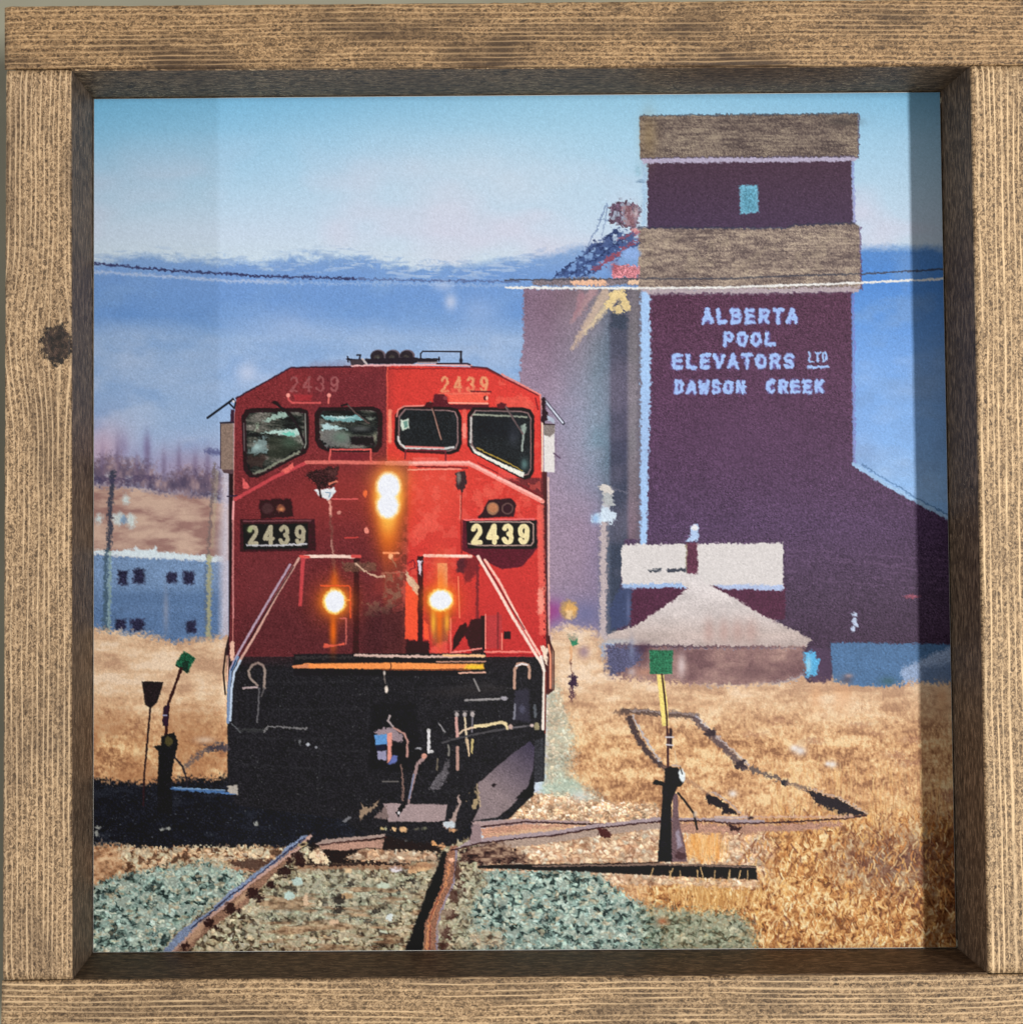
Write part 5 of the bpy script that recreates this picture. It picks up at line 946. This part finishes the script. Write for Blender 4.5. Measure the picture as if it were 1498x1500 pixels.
line([(560, 840), (592, 838)], 2, (170, 110, 96), None, .8, 1.5, .8)
poly([(594, 852), (612, 870), (611, 938), (593, 936)], (240, 86, 58), LOCO, .9, 1, tex=.05); poly([(594, 836), (604, 846), (613, 860), (611, 872), (596, 852)], (214, 178, 150), LOCO, .9, 1.4, tex=.08); poly([(612, 822), (618, 820), (617, 842), (613, 840)], (214, 200, 216), None, .9, 1.6); line([(598, 826), (606, 820), (608, 830), (600, 836)], 2, (130, 40, 50), None, .9, 1.6)
poly([(641, 825), (655, 825), (655, 862), (641, 860)], (226, 156, 112), LOCO, .9, .6, tex=.06); poly([(620, 908), (627, 915), (629, 938), (621, 936)], (244, 88, 60), LOCO, .9, 1); poly([(621, 862), (650, 870), (665, 905), (640, 935), (625, 905)], (120, 60, 40), None, 6, 3, alpha=.6)
poly([(632, 950), (640, 942), (655, 938), (655, 960), (630, 960)], (222, 82, 74), LOCO, 1.2, 2); poly([(594, 938), (628, 940), (630, 962), (594, 962)], (52, 30, 34), LOCO, 1.5, 2); poly([(636, 905), (656, 905), (656, 940), (634, 944)], (120, 84, 60), None, 3, 3, alpha=.6)
poly([(668, 822), (680, 814), (686, 822), (680, 840), (668, 838)], (86, 40, 48), LOCO, 1.4, 2); poly([(680, 815), (702, 815), (702, 832), (690, 850), (680, 855)], (110, 40, 46), LOCO, 2, 2, alpha=.8); line([(699, 830), (699, 908)], 4, (110, 42, 48), None, 1.4, 1.4, .85)
poly([(662, 955), (664, 935), (674, 915), (682, 912), (686, 925), (678, 935)], (50, 24, 30), LOCO, 1, 1.4); poly([(680, 930), (690, 908), (706, 904), (708, 962), (692, 962)], (56, 26, 34), LOCO, 1.2, 1.6); line([(660, 905), (660, 958)], 2, (236, 120, 110), None, .8, .4); line([(661, 905), (676, 905)], 2, (206, 60, 60), None, .8); line([(671, 845), (673, 905)], 1.6, (244, 140, 110), None, .8)
poly([(704, 902), (710, 902), (710, 962), (704, 962)], (48, 26, 32), LOCO, .8); poly([(711, 902), (735, 900), (735, 950), (711, 950)], (184, 62, 64), None, .9, .5); line([(711, 900), (711, 950)], 1.6, (246, 150, 136), None, .7); line([(729, 898), (729, 950)], 3, (140, 50, 54), None, .9, .5); line([(735, 928), (735, 952)], 1.6, (250, 150, 130), None, .7)
poly([(738, 925), (748, 925), (748, 936), (738, 936)], (44, 26, 34), LOCO, .8, .5); line([(710, 955), (790, 955)], 2.6, (240, 130, 120), None, .8, 1); line([(711, 959), (785, 960)], 2, (150, 36, 44), None, .8, .6); line([(662, 956), (705, 950)], 2, (240, 140, 130), None, .8, 1)
poly([(786, 740), (796, 740), (800, 930), (790, 930)], (236, 104, 92), None, 1.4, 1.4, alpha=.8); poly([(786, 865), (796, 860), (797, 895), (788, 900)], (250, 170, 150), None, 2, 3, alpha=.7); poly([(792, 945), (802, 950), (802, 975), (795, 965)], (240, 216, 196), None, 1.2, 1.6)
for y in range(778, 946, 12): ell(797, y, 1, 1.6, (110, 30, 36), None, .6)
poly([(441, 816), (447, 816), (442, 888), (437, 888)], (190, 70, 76), LOCO, .9, .4); line([(446, 815), (500, 815), (518, 816)], 4.6, (240, 208, 196), RAILING, .8, .5); line([(440, 815), (452, 816)], 4, (214, 86, 80), None, .8); line([(516, 815), (527, 815)], 4.6, (206, 80, 78), None, .8)
line([(425, 827), (398, 872), (370, 920), (346, 962), (337, 982)], 3.4, (176, 152, 172), RAILING, .8, .5); line([(438, 818), (405, 872), (374, 930), (350, 970)], 3.6, (206, 160, 148), RAILING, .8, .5); line([(430, 830), (402, 876), (362, 944)], 1.5, (50, 26, 34), None, .7)
line([(348, 963), (338, 984), (335, 1010), (334, 1058)], 4.4, (120, 142, 178), RAILING, .8, .6); line([(352, 968), (343, 985), (339, 1010), (337, 1055)], 3.4, (188, 204, 226), RAILING, .8, .6); line([(345, 968), (339, 982)], 2, (40, 66, 104), None, .8)
line([(622, 814), (690, 815)], 4.6, (250, 190, 176), RAILING, .8, .5); line([(640, 814), (684, 814)], 2.6, (252, 226, 214), None, .8, .4)
line([(700, 815), (724, 856), (752, 906), (784, 958), (795, 975)], 4.4, (248, 214, 202), RAILING, .8, .5); line([(710, 820), (730, 850), (748, 884), (766, 918), (790, 958)], 3.6, (246, 190, 176), RAILING, .8, .5); line([(706, 820), (726, 852), (746, 886), (768, 922)], 1.6, (110, 36, 44), None, .7)
line([(792, 962), (797, 985), (796, 1040), (795, 1068)], 4.4, (240, 226, 216), RAILING, .8, .5); line([(799, 985), (798, 1074)], 1.8, (130, 60, 50), None, .7)
# deck and stripe
poly([(430, 958), (711, 957), (712, 990), (430, 990)], (34, 31, 35), LOCO, 1, .6); line([(432, 963), (518, 963)], 3, (64, 60, 60), None, 1.4, 3, .8); line([(521, 960), (570, 961), (640, 962), (709, 961)], 3.8, (206, 176, 166), RAILING, .8, 1.2); line([(650, 960), (709, 961)], 3.4, (244, 190, 140), None, .8, .8)
poly([(428, 976), (450, 972), (580, 971), (707, 973), (709, 979), (690, 980), (580, 980.5), (450, 979), (430, 979)], (246, 150, 84), LOCO, .9, .8, tex=.05); poly([(428, 976), (452, 973), (452, 979), (430, 979)], (200, 130, 100), None, 1, 1.4, alpha=.8); poly([(684, 974), (708, 973), (708, 980), (680, 980)], (240, 196, 60), None, 2, 1); line([(560, 981), (690, 981.5)], 1.4, (150, 80, 50), None, .7, .6)
line([(640, 969.5), (711, 969)], 1.8, (200, 150, 130), None, .7, .8); line([(672, 986), (711, 985)], 2.4, (220, 170, 150), None, .7, .8); line([(572, 971), (573, 977), (570, 983)], 1.2, (60, 30, 30), None, .6)
line([(562, 984), (564, 1000)], 1.6, (120, 110, 106), None, .8, 1); ell(563, 986, 1.6, 3, (196, 186, 180), None, .8); ell(566, 1010, 2.8, 5, (224, 210, 200), None, .9, .8)

# ---------------------------------------------------------------- lamps glare as printed
ORG = (246, 112, 30); YEL = (255, 206, 92); WHT = (236, 240, 252)
gauss(569, 730, 30, 46, (236, 96, 40), .62); gauss(568, 775, 17, 44, ORG, .75); gauss(572, 700, 26, 18, (250, 176, 96), .6); gauss(569, 728, 23, 35, (255, 150, 50), .85, 3)
gauss(568, 760, 13, 24, YEL, .7); gauss(569, 728, 20, 31, YEL, .9, 4)
ell(569, 713, 18, 21, (255, 232, 170), LAMP, 3, 1); ell(568, 741, 17, 19, (255, 232, 170), LAMP, 3, 1)
ell(569, 713, 15.5, 19, WHT, LAMP, 1.8, .8, tex=.015); ell(568, 741, 14.5, 17, WHT, LAMP, 1.8, .8, tex=.015)
for cx, cy, rx, ry, tl in ((490, 881, 14.5, 16.5, 925), (645.5, 879, 16.5, 14.5, 915)):
    gauss(cx, cy, 30, 30, (236, 100, 36), .6); gauss(cx - 2, tl, 5, 26, ORG, .85); gauss(cx, cy - 30, 6, 16, ORG, .6); gauss(cx, cy, 21, 21, (255, 150, 40), .9, 3)
    if cx > 600: gauss(cx - 11, 912, 4, 20, (255, 190, 60), .8); gauss(cx + 9, 912, 4, 16, (255, 180, 60), .8); gauss(cx, 830, 14, 24, (240, 130, 80), .4)
    ell(cx, cy, rx + 2.2, ry + 2.2, (255, 220, 120), LAMP, 2, 1.4); ell(cx, cy, rx - .6, ry - .6, WHT, LAMP, 1.5, 1.2, tex=.015)
line([(470, 858), (511, 858), (513, 862), (513, 905)], 2.2, (236, 92, 50), None, .8, .6, .9); line([(505, 879), (512, 879)], 2, (250, 150, 70), None, .8); line([(498, 906), (507, 906), (507, 944)], 2, (214, 110, 100), None, .8, .6, .85)
poly([(474, 942), (490, 945), (505, 941), (505, 945), (490, 947), (474, 950)], (226, 96, 76), None, .9, 1, alpha=.9)

# ---------------------------------------------------------------- print grain over everything
lum = IMG.mean(-1)
IMG *= (1 + (.008 + .07 * np.clip(.45 - lum, 0, .45)) * GRS + .006 * GR)[..., None]
speck = (rng.random((CH, CW)) > .9975) & (lum < .42)
IMG[speck] += .10
mottle = (fbm(3, 3, 311, 2) - .5)[..., None]
IMG *= 1 + .045 * mottle
# slight saturation and sharpening of the print
blur = IMG.copy()
for ax in (0, 1): blur = (np.roll(blur, 1, ax) + np.roll(blur, -1, ax) + 2 * blur) / 4
IMG += (IMG - blur) * .85
np.clip(IMG, 0.004, 1, out=IMG)

# =====================================================================
# THE PRINT AS A FLAT PANEL: a fine sheet of faces that carry the ink
# =====================================================================
GN = 1240; INK = 1.36
cor = [np.array(lay(x, y, 0)) for x, y in PR]
uu, vv = np.meshgrid(np.linspace(0, 1, GN + 1), np.linspace(0, 1, GN + 1))
pos = (cor[0][None, None] * ((1 - uu) * (1 - vv))[..., None] + cor[1] * (uu * (1 - vv))[..., None] + cor[2] * (uu * vv)[..., None] + cor[3] * ((1 - uu) * vv)[..., None])
# where each point of the sheet falls in the layout grid of the artwork
RT = np.array(RC.transposed()); cc = np.array(CAM[:3]); q = (pos - cc) @ RT.T
gx = 749 + CAM[9] + CAM[6] * q[..., 0] / -q[..., 2]; gy = 750 + CAM[10] - CAM[6] * q[..., 1] / -q[..., 2]
def sample(A, x, y):
    x = np.clip(x - X0 - .5, 0, CW - 1.001); y = np.clip(y - Y0 - .5, 0, CH - 1.001)
    i, j = x.astype(int), y.astype(int); fx, fy = (x - i)[..., None], (y - j)[..., None]
    return A[j, i] * (1 - fx) * (1 - fy) + A[j, i + 1] * fx * (1 - fy) + A[j + 1, i] * (1 - fx) * fy + A[j + 1, i + 1] * fx * fy
colr = sample(IMG, gx, gy)
colr = np.where(colr <= .04045, colr / 12.92, ((colr + .055) / 1.055) ** 2.4) / INK
colr = np.clip(colr - .008, .003, .95)
mx = (gx[:-1, :-1] + gx[1:, 1:]) / 2; my = (gy[:-1, :-1] + gy[1:, 1:]) / 2
fid = IDS[np.clip(my - Y0, 0, CH - 1).astype(int), np.clip(mx - X0, 0, CW - 1).astype(int)]
wpos = np.stack([pos[..., 0], -pos[..., 2], pos[..., 1] + HZ], -1) - np.array(BASEW)
def print_mat():
    w = NT("printed_ink"); at = w.n('ShaderNodeAttribute', _attribute_name="ink")
    geo = w.n('ShaderNodeTexCoord').outputs['Object']
    f = w.noise(geo, 2600, 2, .6); c = w.mix(1., at.outputs['Color'], w.ramp(f, [(.3, (.93, .93, .93)), (.7, (1, 1, 1))]), 'MULTIPLY')
    w.put(w.b, 'Base Color', c); w.b.inputs['Roughness'].default_value = .55; w.b.inputs['Specular IOR Level'].default_value = .10
    bp = w.n('ShaderNodeBump', Strength=.12, Distance=.0001); w.put(bp, 'Height', w.noise(geo, 1800, 3)); w.put(w.b, 'Normal', bp.outputs[0])
    return w.m
INKM = print_mat(); PAPER = plain("paper_edge", (.78, .78, .76), .6)
nv = GN + 1
def sheet(name, mask, parent, label=None, extra=None):
    fy, fx = np.nonzero(mask)
    if len(fy) < 6: return None
    idx = np.stack([fy * nv + fx, (fy + 1) * nv + fx, (fy + 1) * nv + fx + 1, fy * nv + fx + 1], 1)
    used, inv = np.unique(idx, return_inverse=True); inv = inv.reshape(-1, 4)
    V = wpos.reshape(-1, 3)[used]; Cc = colr.reshape(-1, 3)[used]; nf = len(inv)
    loops = inv.ravel(); starts = np.arange(nf) * 4; mats = np.zeros(nf, np.int32)
    if extra is not None:
        ev, ef = extra; off = len(V); V = np.vstack([V, ev]); Cc = np.vstack([Cc, np.ones((len(ev), 3)) * .8])
        loops = np.concatenate([loops, np.array(ef).ravel() + off]); starts = np.arange(nf + len(ef)) * 4; mats = np.concatenate([mats, np.ones(len(ef), np.int32)])
    me = bpy.data.meshes.new(name)
    me.vertices.add(len(V)); me.vertices.foreach_set('co', V.astype(np.float32).ravel())
    me.loops.add(len(loops)); me.loops.foreach_set('vertex_index', loops.astype(np.int32))
    me.polygons.add(len(starts)); me.polygons.foreach_set('loop_start', starts.astype(np.int32)); me.polygons.foreach_set('material_index', mats)
    me.update(calc_edges=True); me.validate()
    ca = me.color_attributes.new("ink", 'FLOAT_COLOR', 'POINT')
    ca.data.foreach_set('color', np.hstack([Cc, np.ones((len(Cc), 1))]).astype(np.float32).ravel())
    me.materials.append(INKM); me.materials.append(PAPER)
    o = link(bpy.data.objects.new(name, me), parent)
    if label: o['label'] = label
    return o
# white card under the ink, a hair wider than it
cr = []
for z in (-.00012, -.0016):
    for (x, y), (sx_, sy_) in zip(PR, ((-1, -1), (1, -1), (1, 1), (-1, 1))):
        p = lay(x + sx_ * .95, y + sy_ * .95, 0); cr.append(np.array(W3(p.x, p.y, z) - BASEW))
card = (np.array(cr), [(0, 3, 2, 1), (4, 5, 6, 7), (0, 1, 5, 4), (1, 2, 6, 5), (2, 3, 7, 6), (3, 0, 4, 7)])
done = np.zeros(fid.shape, bool)
pr_obj = sheet("photo_print", fid == SKY, root, "glossy photo print of a red locomotive and grain elevator", card); done |= fid == SKY
def piece(name, ids, box=None, label=None):
    global done
    m = np.isin(fid, ids) & ~done
    if box: m &= (mx > box[0]) & (my > box[1]) & (mx < box[2]) & (my < box[3])
    done |= m
    return sheet(name, m, pr_obj, label)
piece("printed_hills", [HILL], (1200, 0, 1412, 1400), "clear blue haze right of the elevator")
piece("printed_hills", [HILL], (0, 0, 800, 1400), "hazy blue ridge in the print")
piece("printed_signal_disc", [SCRUB], (600, 0, 1400, 1400), "small round orange signal disc beside the engine")
piece("printed_scrub", [SCRUB], None, "brown slope with bare trees at the left of the print")
piece("printed_house", [HOUSE], None, "blue house with small dark windows")
piece("printed_field", [FIELD], (0, 0, 345, 1400), "dry grass at the left of the print")
piece("printed_field", [FIELD], None, "wide golden grass field at the right of the print")
piece("printed_ballast", [GRAVEL], None, "pale green and tan ballast stones")
piece("printed_shade", [SHADE], None, "black shade beside the engine")
piece("printed_rails", [TRACK], None, "rusty rails in the foreground of the print")
piece("printed_silo", [SILO], None, "mauve silo behind the elevator")
piece("printed_grain_elevator", [ELEV], None, "tall dark purple grain elevator with brown roofs")
piece("printed_lettering", [LETTER], None, "pale blue lettering on the elevator wall")
piece("printed_conveyor", [CONVEY], None, "conveyor head beside the elevator top")
piece("printed_station_house", [ROOFHUT], None, "small house with a pale hipped roof")
piece("printed_bin", [BIN], None, "blue bin in the dry grass")
piece("printed_utility_pole", [POLE], (600, 0, 1400, 1400), "pale utility pole with white insulators")
piece("printed_utility_pole", [POLE], (0, 0, 230, 1400), "dark utility pole before the blue house")
piece("printed_utility_pole", [POLE], None, "yellowish utility pole beside the engine")
piece("printed_power_line", [WIRE], None, "thin power lines across the print")
piece("printed_windscreen", [GLASS], (0, 0, 457, 1400), "slanted windscreen with reflections, leftmost")
piece("printed_windscreen", [GLASS], (457, 0, 568, 1400), "small windscreen with reflections")
piece("printed_windscreen", [GLASS], (568, 0, 680, 1400), "small dark windscreen")
piece("printed_windscreen", [GLASS], None, "slanted dark windscreen with a white lower edge")
piece("printed_number_board", [BOARD], (0, 0, 560, 1400), "dull number board reading 2439")
piece("printed_number_board", [BOARD], None, "bright number board reading 2439")
piece("printed_number", [NUMBER], (0, 0, 560, 600), "faded 2439 on the dark side of the cab roof")
piece("printed_number", [NUMBER], (560, 0, 1400, 600), "orange 2439 on the bright side of the cab roof")
piece("printed_number", [NUMBER], (0, 600, 560, 1400), "cream 2439 on the left number board")
piece("printed_number", [NUMBER], None, "cream 2439 on the right number board")
piece("printed_headlight", [LAMP], (535, 680, 610, 780), "glowing twin headlight at the centre")
piece("printed_ditch_light", [LAMP], (460, 850, 530, 920), "glowing left ditch light")
piece("printed_ditch_light", [LAMP], (610, 850, 690, 920), "glowing right ditch light")
piece("printed_marker_light", [LAMP], (360, 725, 440, 775), "dark left marker light")
piece("printed_marker_light", [LAMP], (695, 725, 770, 775), "right pair of marker lights")
piece("printed_bell", [LAMP], (430, 670, 510, 760), "dark bell with a white lens")
piece("printed_bracket", [LAMP], None, "small dark bracket on the bright side of the nose")
piece("printed_switch_stand", [STAND], (900, 900, 1100, 1300), "black switch stand with a green target and yellow mast")
piece("printed_switch_stand", [STAND], (0, 900, 400, 1300), "dark switch stand with a tilted green target")
piece("printed_switch_stand", [STAND], None, "tiny distant switch stand with a green target")
piece("printed_paddle_sign", [PADDLE], None, "dark paddle sign on a thin post")
piece("printed_timber", [TIMBER], None, "dark timbers lying in the grass")
piece("printed_horn", [HORN], None, "black roof horns and railing")
piece("printed_mirror", [MIRROR], (0, 0, 560, 1400), "left mirror and brown side box")
piece("printed_mirror", [MIRROR], None, "right mirror and white side box")
piece("printed_plough", [PLOUGH], None, "grey snowplough blade")
piece("printed_handrail", [RAILING], None, "pale handrails, hooks and hoses")
piece("printed_locomotive", [LOCO], None, "red locomotive with a black underframe")
rest = ~done
if rest.any(): piece("printed_scrub", list(range(28)))
